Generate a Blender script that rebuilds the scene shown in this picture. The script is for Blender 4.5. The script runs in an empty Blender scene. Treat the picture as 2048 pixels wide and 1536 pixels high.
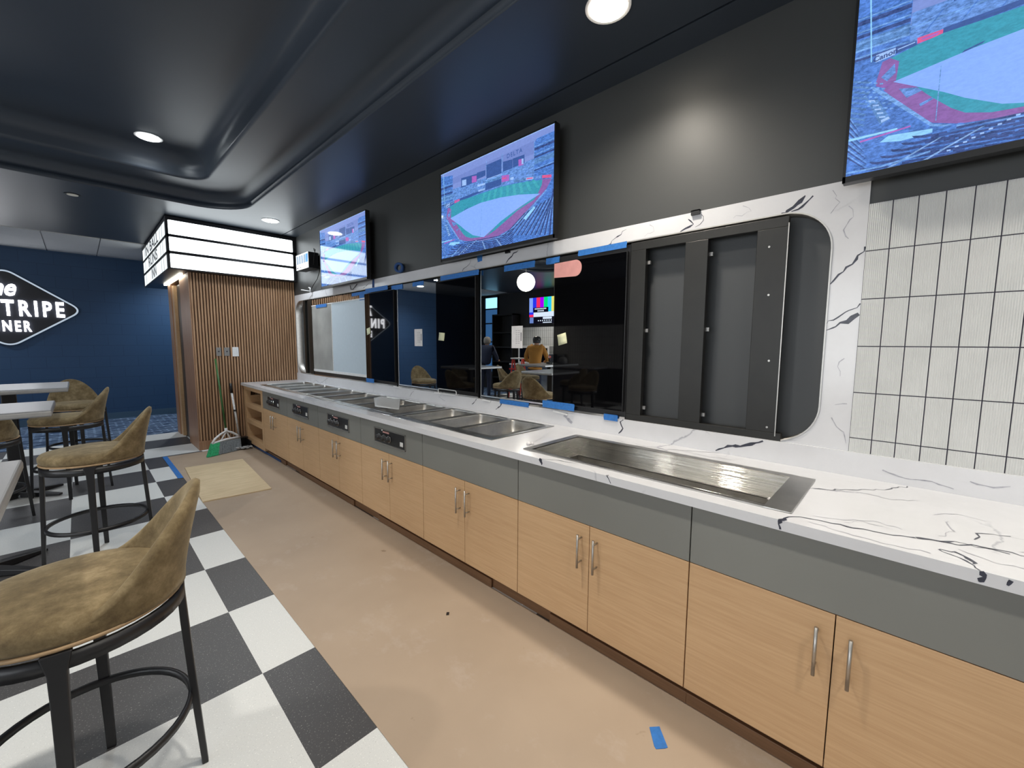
import bpy, bmesh, math, random
from mathutils import Vector, Matrix
random.seed(7)
PI = math.pi
C = bpy.context.scene.collection
sc = bpy.context.scene

# ------------------------------------------------------------------ materials
MATS = {}
def srgb(r, g, b):
    f = lambda c: (c/12.92 if c <= .04045 else ((c+.055)/1.055)**2.4)
    return (f(r/255), f(g/255), f(b/255))
def base(name):
    m = bpy.data.materials.new(name); m.use_nodes = True
    nt = m.node_tree; b = nt.nodes['Principled BSDF']
    MATS[name] = m
    return m, nt, b
def N(nt, t, **kw):
    n = nt.nodes.new(t)
    for k, v in kw.items():
        if k in n.inputs.keys(): n.inputs[k].default_value = v
        else: setattr(n, k, v)
    return n
def coords(nt, scale=(1, 1, 1), rot=(0, 0, 0), world=True):
    # object space by default of the material's own object; Geometry position for surfaces that must line up with the room
    if world:
        g = nt.nodes.new('ShaderNodeNewGeometry'); out = g.outputs['Position']
    else:
        g = nt.nodes.new('ShaderNodeTexCoord'); out = g.outputs['Object']
    mp = nt.nodes.new('ShaderNodeMapping')
    mp.inputs['Scale'].default_value = scale; mp.inputs['Rotation'].default_value = rot
    nt.links.new(out, mp.inputs['Vector'])
    return mp.outputs['Vector']
def ramp(nt, fac, stops):
    r = nt.nodes.new('ShaderNodeValToRGB')
    els = r.color_ramp.elements
    while len(els) < len(stops): els.new(.5)
    for e, (p, c) in zip(els, stops):
        e.position = p; e.color = (*c, 1) if len(c) == 3 else c
    nt.links.new(fac, r.inputs['Fac'])
    return r.outputs['Color']
def bump(nt, b, h, strength=.2, dist=.002):
    n = N(nt, 'ShaderNodeBump', Strength=strength, Distance=dist)
    nt.links.new(h, n.inputs['Height']); nt.links.new(n.outputs['Normal'], b.inputs['Normal'])
def noise(nt, vec, scale, detail=4, rough=.5):
    n = N(nt, 'ShaderNodeTexNoise', Scale=scale, Detail=detail, Roughness=rough)
    nt.links.new(vec, n.inputs['Vector'])
    return n.outputs['Fac']
def plain(name, col, rough=.5, metal=0., var=.06, nscale=30, bmp=0., spec=.5, coat=0.):
    m, nt, b = base(name)
    v = coords(nt)
    f = noise(nt, v, nscale)
    lo = tuple(c*(1-var) for c in col); hi = tuple(min(1, c*(1+var)) for c in col)
    nt.links.new(ramp(nt, f, [(.3, lo), (.7, hi)]), b.inputs['Base Color'])
    b.inputs['Roughness'].default_value = rough; b.inputs['Metallic'].default_value = metal
    b.inputs['Specular IOR Level'].default_value = spec
    if coat: b.inputs['Coat Weight'].default_value = coat; b.inputs['Coat Roughness'].default_value = .05
    if bmp: bump(nt, b, f, bmp)
    return m
def emit(name, col, strength, gloss=False, alpha=None):
    m, nt, b = base(name)
    b.inputs['Base Color'].default_value = (0.004, 0.004, 0.005, 1)
    b.inputs['Emission Color'].default_value = (*col, 1)
    b.inputs['Emission Strength'].default_value = strength
    b.inputs['Roughness'].default_value = .06 if gloss else .6
    b.inputs['Specular IOR Level'].default_value = .6 if gloss else .1
    return m

# dark satin paint of ceiling and walls
def paint(name, col, rough, bmp=.05):
    m, nt, b = base(name)
    v = coords(nt); f = noise(nt, v, 90, 5); f2 = noise(nt, v, 1.3, 3)
    nt.links.new(ramp(nt, f2, [(.3, tuple(c*.92 for c in col)), (.7, tuple(c*1.08 for c in col))]), b.inputs['Base Color'])
    b.inputs['Roughness'].default_value = rough
    bump(nt, b, f, bmp, .001)
    return m
paint('ceiling_paint', (.036, .046, .062), .38)
paint('ceiling_paint_groove', (.002, .002, .003), .9)
paint('wall_paint', (.047, .049, .049), .44)
paint('back_board_grey', (.044, .047, .050), .5)
paint('base_blue', (.05, .10, .16), .5)
paint('back_wall_paint', (.55, .54, .52), .6)
paint('left_wall_paint', (.03, .03, .032), .6)

# blue painted block wall (large blocks)
m, nt, b = base('blue_block')
v = coords(nt)
sep = nt.nodes.new('ShaderNodeSeparateXYZ'); nt.links.new(v, sep.inputs[0])
cmb = nt.nodes.new('ShaderNodeCombineXYZ')
nt.links.new(sep.outputs['X'], cmb.inputs['X']); nt.links.new(sep.outputs['Z'], cmb.inputs['Y'])
br = N(nt, 'ShaderNodeTexBrick', Scale=1.0)
br.inputs['Brick Width'].default_value = .4; br.inputs['Row Height'].default_value = .2; br.inputs['Mortar Size'].default_value = .004
br.inputs['Mortar Smooth'].default_value = .3
br.inputs['Color1'].default_value = (.022, .066, .150, 1); br.inputs['Color2'].default_value = (.024, .070, .156, 1); br.inputs['Mortar'].default_value = (.014, .046, .11, 1)
nt.links.new(cmb.outputs[0], br.inputs['Vector'])
nt.links.new(br.outputs['Color'], b.inputs['Base Color']); b.inputs['Roughness'].default_value = .5
bump(nt, b, br.outputs['Fac'], -.4, .003)

# quartz with veins
def quartz(name, col=(.64, .64, .66)):
    m, nt, b = base(name)
    v = coords(nt)
    n1 = N(nt, 'ShaderNodeTexNoise', Scale=2.2, Detail=8, Roughness=.62); nt.links.new(v, n1.inputs['Vector'])
    mx = N(nt, 'ShaderNodeMix', data_type='VECTOR'); mx.inputs[0].default_value = .16
    nt.links.new(v, mx.inputs[4]); nt.links.new(n1.outputs['Color'], mx.inputs[5])
    vo = N(nt, 'ShaderNodeTexVoronoi', feature='DISTANCE_TO_EDGE', Scale=2.6); nt.links.new(mx.outputs[1], vo.inputs['Vector'])
    vein = ramp(nt, vo.outputs['Distance'], [(0, (1, 1, 1)), (.012, (0, 0, 0))])
    msk = ramp(nt, noise(nt, v, 2.4, 2), [(.52, (0, 0, 0)), (.66, (1, 1, 1))])
    mul = N(nt, 'ShaderNodeMix', data_type='RGBA', blend_type='MULTIPLY'); mul.inputs[0].default_value = 1
    nt.links.new(vein, mul.inputs[6]); nt.links.new(msk, mul.inputs[7])
    cloud = ramp(nt, noise(nt, v, 5, 6, .7), [(.35, tuple(c*.96 for c in col)), (.6, col)])
    out = N(nt, 'ShaderNodeMix', data_type='RGBA')
    nt.links.new(mul.outputs[2], out.inputs[0]); nt.links.new(cloud, out.inputs[6]); out.inputs[7].default_value = (.34, .34, .38, 1)
    nt.links.new(out.outputs[2], b.inputs['Base Color'])
    b.inputs['Roughness'].default_value = .16
    return m
quartz('quartz')
plain('vein_dark', (.035, .037, .055), .3, var=.3, nscale=60)
plain('vein_soft', (.36, .36, .40), .3, var=.2, nscale=60)

def woodmat(name, c1, c2, scale, rot=(0, 0, 0), rough=.45):
    m, nt, b = base(name)
    v = coords(nt, scale, rot)
    n = N(nt, 'ShaderNodeTexNoise', Scale=1, Detail=8, Roughness=.65); nt.links.new(v, n.inputs['Vector'])
    v2 = coords(nt, (3, 1.2, 1.6)); f2 = noise(nt, v2, 1.2, 3)
    mx = N(nt, 'ShaderNodeMix', data_type='RGBA', blend_type='MULTIPLY'); mx.inputs[0].default_value = 1
    nt.links.new(ramp(nt, n.outputs['Fac'], [(.33, c1), (.68, c2)]), mx.inputs[6])
    nt.links.new(ramp(nt, f2, [(.3, (.9, .88, .86)), (.7, (1, 1, 1))]), mx.inputs[7])
    nt.links.new(mx.outputs[2], b.inputs['Base Color'])
    b.inputs['Roughness'].default_value = rough
    bump(nt, b, n.outputs['Fac'], .08, .001)
    return m
woodmat('oak_laminate', (.53, .335, .178), (.62, .41, .23), (24, 4, 110))
woodmat('oak_inside', (.33, .17, .07), (.43, .235, .11), (30, 5, 110))
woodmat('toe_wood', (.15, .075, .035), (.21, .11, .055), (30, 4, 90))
woodmat('slat_wood', (.31, .17, .09), (.52, .32, .19), (45, 45, 2.5))
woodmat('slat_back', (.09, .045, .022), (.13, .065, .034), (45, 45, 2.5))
woodmat('panel_wood', (.30, .16, .09), (.42, .24, .14), (40, 40, 2))
woodmat('plywood', (.52, .41, .25), (.66, .53, .35), (4, 30, 10), rough=.7)
paint('apron_grey', (.185, .187, .172), .42)

# terrazzo-speckled checker floor
m, nt, b = base('checker_vinyl')
v = coords(nt)
mp = nt.nodes.new('ShaderNodeMapping'); mp.inputs['Location'].default_value = (-.476/.6096+20, -1.990/.6096+20, .5)
mp.inputs['Scale'].default_value = (1/.6096, 1/.6096, 0)
g = nt.nodes.new('ShaderNodeNewGeometry'); nt.links.new(g.outputs['Position'], mp.inputs['Vector'])
ch = N(nt, 'ShaderNodeTexChecker', Scale=1.0); nt.links.new(mp.outputs[0], ch.inputs['Vector'])
ch.inputs['Color2'].default_value = (.66, .67, .66, 1); ch.inputs['Color1'].default_value = (.062, .060, .062, 1)
sp = noise(nt, v, 210, 2, .6)
dk = ramp(nt, sp, [(.30, (.45, .45, .45)), (.36, (1, 1, 1))])
lt = ramp(nt, noise(nt, v, 160, 2, .6), [(.62, (0, 0, 0)), (.70, (.30, .29, .27))])
mul = N(nt, 'ShaderNodeMix', data_type='RGBA', blend_type='MULTIPLY'); mul.inputs[0].default_value = .6
nt.links.new(ch.outputs['Color'], mul.inputs[6]); nt.links.new(dk, mul.inputs[7])
ad = N(nt, 'ShaderNodeMix', data_type='RGBA', blend_type='ADD'); ad.inputs[0].default_value = .7
nt.links.new(mul.outputs[2], ad.inputs[6]); nt.links.new(lt, ad.inputs[7])
nt.links.new(ad.outputs[2], b.inputs['Base Color']); b.inputs['Roughness'].default_value = .42
CH = ch

# brown floor paper
m, nt, b = base('floor_paper')
v = coords(nt)
f = noise(nt, v, 1.6, 4); f2 = noise(nt, v, 14, 6, .7)
c1 = ramp(nt, f, [(.35, (.355, .270, .197)), (.7, (.405, .312, .230))])
dust = ramp(nt, noise(nt, coords(nt, (2.2, 1.6, 1)), 1.5, 7, .72), [(.56, (0, 0, 0)), (.72, (.55, .55, .55))])
mx = N(nt, 'ShaderNodeMix', data_type='RGBA'); nt.links.new(dust, mx.inputs[0]); nt.links.new(c1, mx.inputs[6]); mx.inputs[7].default_value = (.46, .38, .32, 1)
mk = ramp(nt, noise(nt, v, 9, 3, .6), [(.24, (.6, .55, .5)), (.29, (1, 1, 1))])
mu = N(nt, 'ShaderNodeMix', data_type='RGBA', blend_type='MULTIPLY'); mu.inputs[0].default_value = 1
nt.links.new(mx.outputs[2], mu.inputs[6]); nt.links.new(mk, mu.inputs[7]); nt.links.new(mu.outputs[2], b.inputs['Base Color'])
b.inputs['Roughness'].default_value = .55; bump(nt, b, f2, .12, .002)

# carpet: blue with short light dashes
m, nt, b = base('dash_carpet')
v = coords(nt)
brk = N(nt, 'ShaderNodeTexBrick', Scale=1.0, offset=.5)
brk.inputs['Brick Width'].default_value = .19; brk.inputs['Row Height'].default_value = .075; brk.inputs['Mortar Size'].default_value = .014
brk.inputs['Mortar Smooth'].default_value = .1
brk.inputs['Color1'].default_value = (.012, .035, .085, 1); brk.inputs['Color2'].default_value = (.012, .03, .075, 1); brk.inputs['Mortar'].default_value = (.22, .31, .45, 1)
nt.links.new(v, brk.inputs['Vector'])
msk = ramp(nt, noise(nt, coords(nt, (1.8, 5, 1)), 2, 2), [(.44, (0, 0, 0)), (.52, (1, 1, 1))])
mx = N(nt, 'ShaderNodeMix', data_type='RGBA'); nt.links.new(msk, mx.inputs[0]); mx.inputs[6].default_value = (.014, .040, .095, 1); nt.links.new(brk.outputs['Color'], mx.inputs[7])
nt.links.new(mx.outputs[2], b.inputs['Base Color']); b.inputs['Roughness'].default_value = .95
bump(nt, b, noise(nt, v, 300), .5, .003)

# suede
m, nt, b = base('tan_suede')
v = coords(nt, world=False)
f = noise(nt, v, 11, 8, .75); f2 = noise(nt, v, 400, 2)
nt.links.new(ramp(nt, f, [(.34, (.105, .072, .032)), (.5, (.18, .130, .062)), (.66, (.29, .22, .12))]), b.inputs['Base Color'])
b.inputs['Roughness'].default_value = .85; b.inputs['Sheen Weight'].default_value = .35; b.inputs['Sheen Roughness'].default_value = .4
b.inputs['Sheen Tint'].default_value = (.8, .7, .5, 1)
bump(nt, b, f2, .25, .001)
plain('tan_piping', (.36, .24, .13), .6)
plain('black_metal', (.010, .010, .012), .38, bmp=.02, spec=.5)
plain('black_plastic', (.012, .012, .013), .35)
plain('black_rack', (.009, .0085, .007), .45, var=.25, nscale=12)
plain('black_glass', (.0015, .0015, .002), .03, spec=.5, var=0)
plain('brushed_nickel', (.50, .48, .45), .42, metal=1)
plain('chrome', (.8, .8, .8), .12, metal=1, var=.02)
plain('white_plastic', (.72, .72, .72), .4)
plain('off_white', (.62, .62, .60), .6)
plain('grey_plate', (.34, .33, .32), .35, metal=.6)
plain('blue_tape', (.022, .150, .46), .65, var=.15, nscale=60)
plain('dark_blue_tape', (.02, .07, .22), .7)
plain('sticky_yellow', (.66, .66, .44), .8)
plain('paper_white', (.66, .64, .64), .8)
plain('print_grey', (.42, .40, .42), .8)
plain('print_dark', (.06, .06, .07), .8)
plain('pink_reflection', (.62, .29, .27), .5)
plain('grout_dark', (.045, .04, .065), .7)
plain('tile_white', (.60, .61, .60), .16, var=.04, nscale=8)
plain('table_laminate', (.23, .235, .245), .3, var=.05, nscale=120)
plain('table_edge', (.42, .42, .42), .3, metal=.5)
plain('acoustic_tile', (.55, .56, .56), .85, bmp=.2, nscale=120)
plain('green_handle', (.035, .12, .03), .45)
plain('green_bristle', (.01, .30, .11), .7, var=.4, nscale=90)
plain('grey_bristle', (.14, .15, .155), .9, var=.4, nscale=90)
plain('mottled_white', (.60, .59, .58), .5, var=.2, nscale=50)
plain('dust_lint', (.40, .40, .40), .95, var=.4, nscale=60)
plain('red_paint', (.50, .03, .02), .4)
plain('orange_paint', (.62, .12, .02), .5)
plain('hoodie_ochre', (.46, .215, .045), .9, bmp=.3, nscale=60)
plain('denim_navy', (.014, .02, .045), .9)
plain('skin', (.50, .29, .20), .6)
plain('grey_hair', (.22, .20, .18), .9, var=.4, nscale=200)
plain('grey_frame_film', (.50, .58, .64), .5, var=.02)
plain('sign_face', (.018, .020, .028), .35)
plain('steel_grey', (.32, .32, .31), .22, metal=1, var=.15, nscale=4)
plain('brushed_board', (.30, .30, .285), .55, var=.2, nscale=3)
plain('slate_blue', (.07, .11, .16), .4)
plain('red_label', (.42, .22, .20), .5)
# brushed stainless
m, nt, b = base('stainless')
v = coords(nt, (.08, .08, 420)); f = noise(nt, v, 3, 1); f0 = noise(nt, coords(nt), 6, 5)
nt.links.new(ramp(nt, f0, [(.3, (.50, .49, .46)), (.7, (.68, .67, .63))]), b.inputs['Base Color'])
b.inputs['Metallic'].default_value = 1; b.inputs['Roughness'].default_value = .10
bump(nt, b, f, 1.0, .0012)
m, nt, b = base('stainless_worn')
v = coords(nt); f = noise(nt, v, 7, 7, .7)
nt.links.new(ramp(nt, f, [(.3, (.34, .33, .31)), (.6, (.46, .45, .43)), (.78, (.60, .59, .57))]), b.inputs['Base Color'])
b.inputs['Metallic'].default_value = 1
nt.links.new(ramp(nt, f, [(.3, (.30, .30, .30)), (.75, (.50, .50, .50))]), b.inputs['Roughness'])
plain('rim_steel', (.62, .61, .59), .28, metal=1, var=.1, nscale=9)
# mirror
m, nt, b = base('mirror_glass')
b.inputs['Base Color'].default_value = (.86, .88, .88, 1); b.inputs['Metallic'].default_value = 1; b.inputs['Roughness'].default_value = .004
# clear plastic sheet
m, nt, b = base('clear_sheet')
b.inputs['Base Color'].default_value = (.85, .85, .84, 1); b.inputs['Roughness'].default_value = .25; b.inputs['Transmission Weight'].default_value = .55
b.inputs['IOR'].default_value = 1.15
plain('board_marker_white', (.8, .8, .8), .4)
emit('lit_panel', (.90, .97, 1.0), 3.6)
emit('lit_panel_side', (.86, .93, .95), 1.15)
emit('lamp_warm', (1.0, .90, .74), 30)
emit('lamp_cool', (.90, .97, 1.0), 30)
emit('lamp_off', (.6, .6, .55), .35)
emit('led_strip', (1.0, .95, .80), 9)
emit('sign_letter', (.95, .96, 1.0), 7)
emit('sign_neon', (.62, .74, .88), .75)
emit('globe_light', (1.0, .96, .86), 7)
emit('window_bright', (.35, .72, 1.0), 1.6)
emit('window_blue', (.035, .11, .26), 1.0)

# ------------------------------------------------------------------ geometry helpers
WO = {}
def worg(p): return WO.get(p.name, Vector((0, 0, 0))) if p else Vector((0, 0, 0))
class MB:
    def __init__(s): s.v = []; s.f = []; s.m = []; s.sm = []
    def add(s, vs, fs, mi=0, sm=False):
        o = len(s.v); s.v += [tuple(q) for q in vs]
        for f in fs: s.f.append([o+i for i in f]); s.m.append(mi); s.sm.append(sm)
        return s
    def box(s, x0, x1, y0, y1, z0, z1, mi=0):
        vs = [(x, y, z) for z in (z0, z1) for y in (y0, y1) for x in (x0, x1)]
        return s.add(vs, [(0, 2, 3, 1), (4, 5, 7, 6), (0, 1, 5, 4), (2, 6, 7, 3), (0, 4, 6, 2), (1, 3, 7, 5)], mi)
    def prism(s, pts, axis, a, b2, mi=0, sm=False):
        """polygon pts (2-D) in the plane normal to axis, extruded from a to b2"""
        def P(p, h):
            return {'X': (h, p[0], p[1]), 'Y': (p[0], h, p[1]), 'Z': (p[0], p[1], h)}[axis]
        n = len(pts); vs = [P(p, a) for p in pts]+[P(p, b2) for p in pts]
        s.add(vs, [list(range(n))[::-1], list(range(n, 2*n))], mi)
        return s.add(vs, [(i, (i+1) % n, n+(i+1) % n, n+i) for i in range(n)], mi, sm)
    def poly(s, vs, mi=0): return s.add(vs, [list(range(len(vs)))], mi)
    def tube(s, path, r, seg=10, mi=0, cap=True, closed=False):
        P = [Vector(p) for p in path]; n = len(P)
        R = r if isinstance(r, (list, tuple)) else [r]*n
        vs = []; up = None
        for i, p in enumerate(P):
            if closed: t = (P[(i+1) % n]-P[i-1])
            else: t = P[min(i+1, n-1)]-P[max(i-1, 0)]
            t.normalize()
            if up is None:
                up = Vector((0, 0, 1)) if abs(t.z) < .9 else Vector((1, 0, 0))
            a = t.cross(up).normalized(); b3 = a.cross(t).normalized(); up = b3
            for k in range(seg):
                th = 2*PI*k/seg; vs.append(p+a*math.cos(th)*R[i]+b3*math.sin(th)*R[i])
        fs = []
        for i in range(n if closed else n-1):
            j = (i+1) % n
            for k in range(seg): k2 = (k+1) % seg; fs.append((i*seg+k, j*seg+k, j*seg+k2, i*seg+k2))
        s.add(vs, fs, mi, True)
        if cap and not closed: s.add(vs, [list(range(seg)), list(range((n-1)*seg, n*seg))[::-1]], mi)
        return s
    def lathe(s, prof, c=(0, 0, 0), seg=32, mi=0, axis='Z', sx=1, sy=1):
        vs = []
        for (r, h) in prof:
            for k in range(seg):
                a = 2*PI*k/seg; x, y = r*math.cos(a)*sx, r*math.sin(a)*sy
                q = {'Z': (x, y, h), 'X': (h, x, y), 'Y': (x, h, y)}[axis]
                vs.append((q[0]+c[0], q[1]+c[1], q[2]+c[2]))
        n = len(prof)
        fs = [(i*seg+k, i*seg+(k+1) % seg, (i+1)*seg+(k+1) % seg, (i+1)*seg+k) for i in range(n-1) for k in range(seg)]
        s.add(vs, fs, mi, True)
        s.add(vs, [list(range(seg))[::-1], list(range((n-1)*seg, n*seg))], mi)
        return s
    def build(s, name, mats, parent=None, loc=None, bevel=0, seg=2, subsurf=0, fixn=True):
        org = Vector(loc) if loc else worg(parent)
        me = bpy.data.meshes.new(name)
        me.from_pydata([tuple(Vector(q)-org) for q in s.v], [], s.f)
        if not isinstance(mats, (list, tuple)): mats = [mats]
        for m in mats: me.materials.append(MATS[m])
        me.polygons.foreach_set('material_index', s.m)
        me.polygons.foreach_set('use_smooth', s.sm)
        if fixn:
            bm = bmesh.new(); bm.from_mesh(me)
            bmesh.ops.remove_doubles(bm, verts=bm.verts, dist=1e-6)
            bmesh.ops.recalc_face_normals(bm, faces=bm.faces); bm.to_mesh(me); bm.free()
        me.update()
        o = bpy.data.objects.new(name, me); C.objects.link(o)
        if parent: o.parent = parent; WO[o.name] = org; o.location = (0, 0, 0)
        elif loc: o.location = loc; WO[o.name] = org
        if parent and loc: o.location = Vector(loc)-worg(parent)
        if bevel:
            md = o.modifiers.new('bevel', 'BEVEL'); md.width = bevel; md.segments = seg; md.limit_method = 'ANGLE'; md.angle_limit = .7
        if subsurf:
            md = o.modifiers.new('sub', 'SUBSURF'); md.levels = subsurf; md.render_levels = subsurf
        return o
def tag(o, label, cat, group=None, kind=None):
    if label: o['label'] = label
    if cat: o['category'] = cat
    if group: o['group'] = group
    if kind: o['kind'] = kind
    return o
def thing(name, loc, label, cat, group=None, rz=0):
    o = bpy.data.objects.new(name, None); C.objects.link(o); o.location = loc; o.rotation_euler = (0, 0, rz)
    o.empty_display_size = .1
    WO[o.name] = Vector(loc)
    return tag(o, label, cat, group)
def struct(mb, name, mats, **k):
    o = mb.build(name, mats, **k); o['kind'] = 'structure'; return o
def copy_tree(o, parent=None):
    c = o.copy(); C.objects.link(c); c.parent = parent
    WO[c.name] = worg(o)
    for ch in [x for x in o.children]: copy_tree(ch, c)
    return c
def box(name, mat, x0, x1, y0, y1, z0, z1, parent=None, bevel=0, **k):
    return MB().box(x0, x1, y0, y1, z0, z1).build(name, mat, parent, bevel=bevel, **k)
def text_mesh(txt, size, ext=.002, offset=0, shear=0, spacing=1.0):
    cu = bpy.data.curves.new('t', 'FONT'); cu.body = txt; cu.size = size; cu.extrude = ext; cu.offset = offset; cu.shear = shear
    cu.align_x = 'CENTER'; cu.align_y = 'CENTER'; cu.space_character = spacing; cu.resolution_u = 3
    o = bpy.data.objects.new('t', cu); C.objects.link(o)
    dg = bpy.context.evaluated_depsgraph_get(); me = bpy.data.meshes.new_from_object(o.evaluated_get(dg))
    vs = [tuple(q.co) for q in me.vertices]; fs = [list(p.vertices) for p in me.polygons]
    bpy.data.objects.remove(o); bpy.data.meshes.remove(me)
    return vs, fs
def add_text(mb, txt, size, fn, mi=0, **k):
    """fn maps text-plane (x, y, depth) to the world"""
    vs, fs = text_mesh(txt, size, **k)
    return mb.add([fn(*q) for q in vs], fs, mi)
def rrect(y0, y1, z0, z1, r, n=8):
    pts = []
    for (cy, cz, a0) in ((y1-r, z1-r, 0), (y0+r, z1-r, 90), (y0+r, z0+r, 180), (y1-r, z0+r, 270)):
        for k in range(n+1):
            a = math.radians(a0+90*k/n); pts.append((cy+r*math.cos(a), cz+r*math.sin(a)))
    return pts

# ------------------------------------------------------------------ room constants (metres)
XW = 2.36        # right-hand wall
ZC = 3.04        # dark ceiling
YF = 10.9        # blue wall
YB = -2.6        # wall behind
XL = -4.8
# ---- floor
struct(MB().box(XL, XW+.2, YB, 8.61, -.05, 0), 'floor', 'checker_vinyl')
struct(MB().box(XL, XW+.2, 8.61, YF+.1, -.05, .002), 'floor', 'dash_carpet')
# ---- ceiling with stepped cove tray
def loop_rr(x0, x1, y0, y1, r, n=10):
    return rrect(x0, x1, y0, y1, r, n)
mb = MB()
X0, X1, Y0, Y1 = -2.6, 1.50, -1.6, 6.10
def ring(inset, z, r):
    return [(p[0], p[1], z) for p in loop_rr(X0+inset, X1-inset, Y0+inset, Y1-inset, max(r, .03))]
prof = []
RO = .50
# outer lip (small radius), concave cove up to level 2
prof.append((0, ZC, RO)); prof.append((.004, ZC+.012, RO)); prof.append((.01, ZC+.05, RO))
for k in range(7):
    a = PI/2*k/6; prof.append((.01+.10*(1-math.cos(a)), ZC+.05+.10*math.sin(a), RO-.04))
prof.append((.42, ZC+.15, .26))
# convex rounded edge of the inner step, then cove
for k in range(1, 6):
    a = PI/2*k/5; prof.append((.42+.028*math.sin(a), ZC+.15+.028*(1-math.cos(a)), .24))
prof.append((.450, ZC+.24, .24))
for k in range(1, 7):
    a = PI/2*k/6; prof.append((.450+.16*(1-math.cos(a)), ZC+.24+.12*math.sin(a), .2))
prof.append((1.1, ZC+.36, .1))
rings = [ring(*p) for p in prof]
n = len(rings[0]); vs = [q for r_ in rings for q in r_]
fs = [(i*n+k, i*n+(k+1) % n, (i+1)*n+(k+1) % n, (i+1)*n+k) for i in range(len(rings)-1) for k in range(n)]
mb.add(vs, fs, 0, True); mb.add(vs, [list(range((len(rings)-1)*n, len(rings)*n))], 0)
# flat lower ceiling round the tray (bridge outer rect to ring 0)
YE = 9.12; GX0, GX1 = 2.168, 2.182
outer = []
r0 = rings[0]; cx, cy = (X0+X1)/2, (Y0+Y1)/2
for (x, y, z) in r0:
    dx, dy = x-cx, y-cy
    tx = ((GX0-cx)/dx if dx > 0 else (XL-cx)/dx) if abs(dx) > 1e-9 else 1e9
    ty = ((YE-cy)/dy if dy > 0 else (YB-cy)/dy) if abs(dy) > 1e-9 else 1e9
    t = min(tx, ty); outer.append((cx+dx*t, cy+dy*t, ZC))
mb.add(r0+outer, [(k, (k+1) % n, n+(k+1) % n, n+k) for k in range(n)], 0)
# corners of the rectangle missed by the radial bridge
def corner(sx, sy, c):
    best = [k for k in range(n) if True]
    for k in range(n):
        a, b3 = outer[k], outer[(k+1) % n]
        onx = lambda q: abs(q[0]-c[0]) < 1e-4; ony = lambda q: abs(q[1]-c[1]) < 1e-4
        if (onx(a) and not ony(a) and ony(b3) and not onx(b3)) or (ony(a) and not onx(a) and onx(b3) and not ony(b3)):
            # the edge nearest this corner
            if (a[0]-c[0])*(b3[0]-c[0]) >= 0 or True:
                mb.add([a, (c[0], c[1], ZC), b3], [(0, 1, 2)], 0); return
for c in ((GX0, YE), (GX0, YB), (XL, YE), (XL, YB)):
    sgx = 1 if c[0] > 0 else -1; sgy = 1 if c[1] > cy else -1
    for k in range(n):
        a, b3 = outer[k], outer[(k+1) % n]
        if all((q[0]-cx)*sgx > 0 and (q[1]-cy)*sgy > 0 for q in (a, b3)):
            ax, bx = abs(a[0]-c[0]) < 1e-4, abs(b3[0]-c[0]) < 1e-4
            if ax != bx: mb.add([a, (c[0], c[1], ZC), b3], [(0, 1, 2)], 0)
mb.box(GX1, XW, YB, 6.74, ZC, ZC+.03); mb.box(GX1, XW, 6.74, YE, ZC, ZC+.03)
mb.box(XL, XW, YE-.01, YE, ZC+.001, ZC+.10)
struct(mb, 'ceiling', 'ceiling_paint')
mb = MB(); mb.box(GX0-.01, GX1+.01, YB, 6.74, ZC+.012, ZC+.02); struct(mb, 'ceiling', 'ceiling_paint_groove')
# white acoustic tiles beyond the soffit
mb = MB()
x = XL
xs = [.345-.61*k for k in range(-4, 9)]
for a in xs:
    for (y0, y1) in ((YE-.05, 9.72), (9.725, 10.33), (10.335, YF)):
        mb.box(a+.006, a+.604, y0, y1, ZC-.008, ZC+.01)
o = struct(mb, 'ceiling', 'acoustic_tile')
mb = MB(); mb.box(XL, XW+.2, YE-.05, YF+.1, ZC+.004, ZC+.014); struct(mb, 'ceiling', 'grey_plate')
struct(MB().box(XL-.1, XW+.3, YB-.1, YF+.1, ZC+.5, ZC+.55), 'ceiling', 'ceiling_paint')
# ---- walls
struct(MB().box(XL-.1, XW+.3, YF, YF+.1, 0, ZC+.1), 'wall_far', 'blue_block')
struct(MB().box(XL, XW, YF-.012, YF, 0, .12), 'baseboard_far', 'base_blue')
struct(MB().box(XL-.1, XW+.3, YB-.1, YB, 0, ZC+.5), 'wall_back', 'back_wall_paint')
struct(MB().box(XL-.1, XL, YB, YF, 0, ZC+.5), 'wall_left', 'left_wall_paint')
struct(MB().box(XW, XW+.12, YB, 6.9, 2.19, ZC+.5), 'wall_right', 'wall_paint')
struct(MB().box(XW+.16, XW+.22, YB, YF, 0, ZC+.5), 'wall_right', 'wall_paint')
struct(MB().box(XW, XW+.12, 6.9, YF, 0, ZC+.5), 'wall_right', 'wall_paint')

# ------------------------------------------------------------------ vein strips
def vein_strip(mb, pts, ws, fn, mi=0, jit=.0085):
    """irregular ribbon through pts; fn maps (u, v) to the world"""
    P = []
    for i in range(len(pts)-1):
        a, b3 = Vector(pts[i]), Vector(pts[i+1]); k = max(2, int((b3-a).length/.018))
        for j in range(k): 
            t = j/k; P.append((a.lerp(b3, t)+Vector((random.uniform(-jit, jit), random.uniform(-jit, jit)))*(1 if 0 < t else .3), ws[i]*(1-t)+ws[i+1]*t))
    P.append((Vector(pts[-1]), ws[-1]))
    vs = []
    for i, (p, w) in enumerate(P):
        t = (P[min(i+1, len(P)-1)][0]-P[max(i-1, 0)][0]).normalized(); nn = Vector((-t.y, t.x))*w*.5*random.uniform(.5, 1.9)
        vs += [fn(*(p+nn)), fn(*(p-nn))]
    mb.add(vs, [(2*i, 2*i+1, 2*i+3, 2*i+2) for i in range(len(P)-1)], mi)

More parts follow.
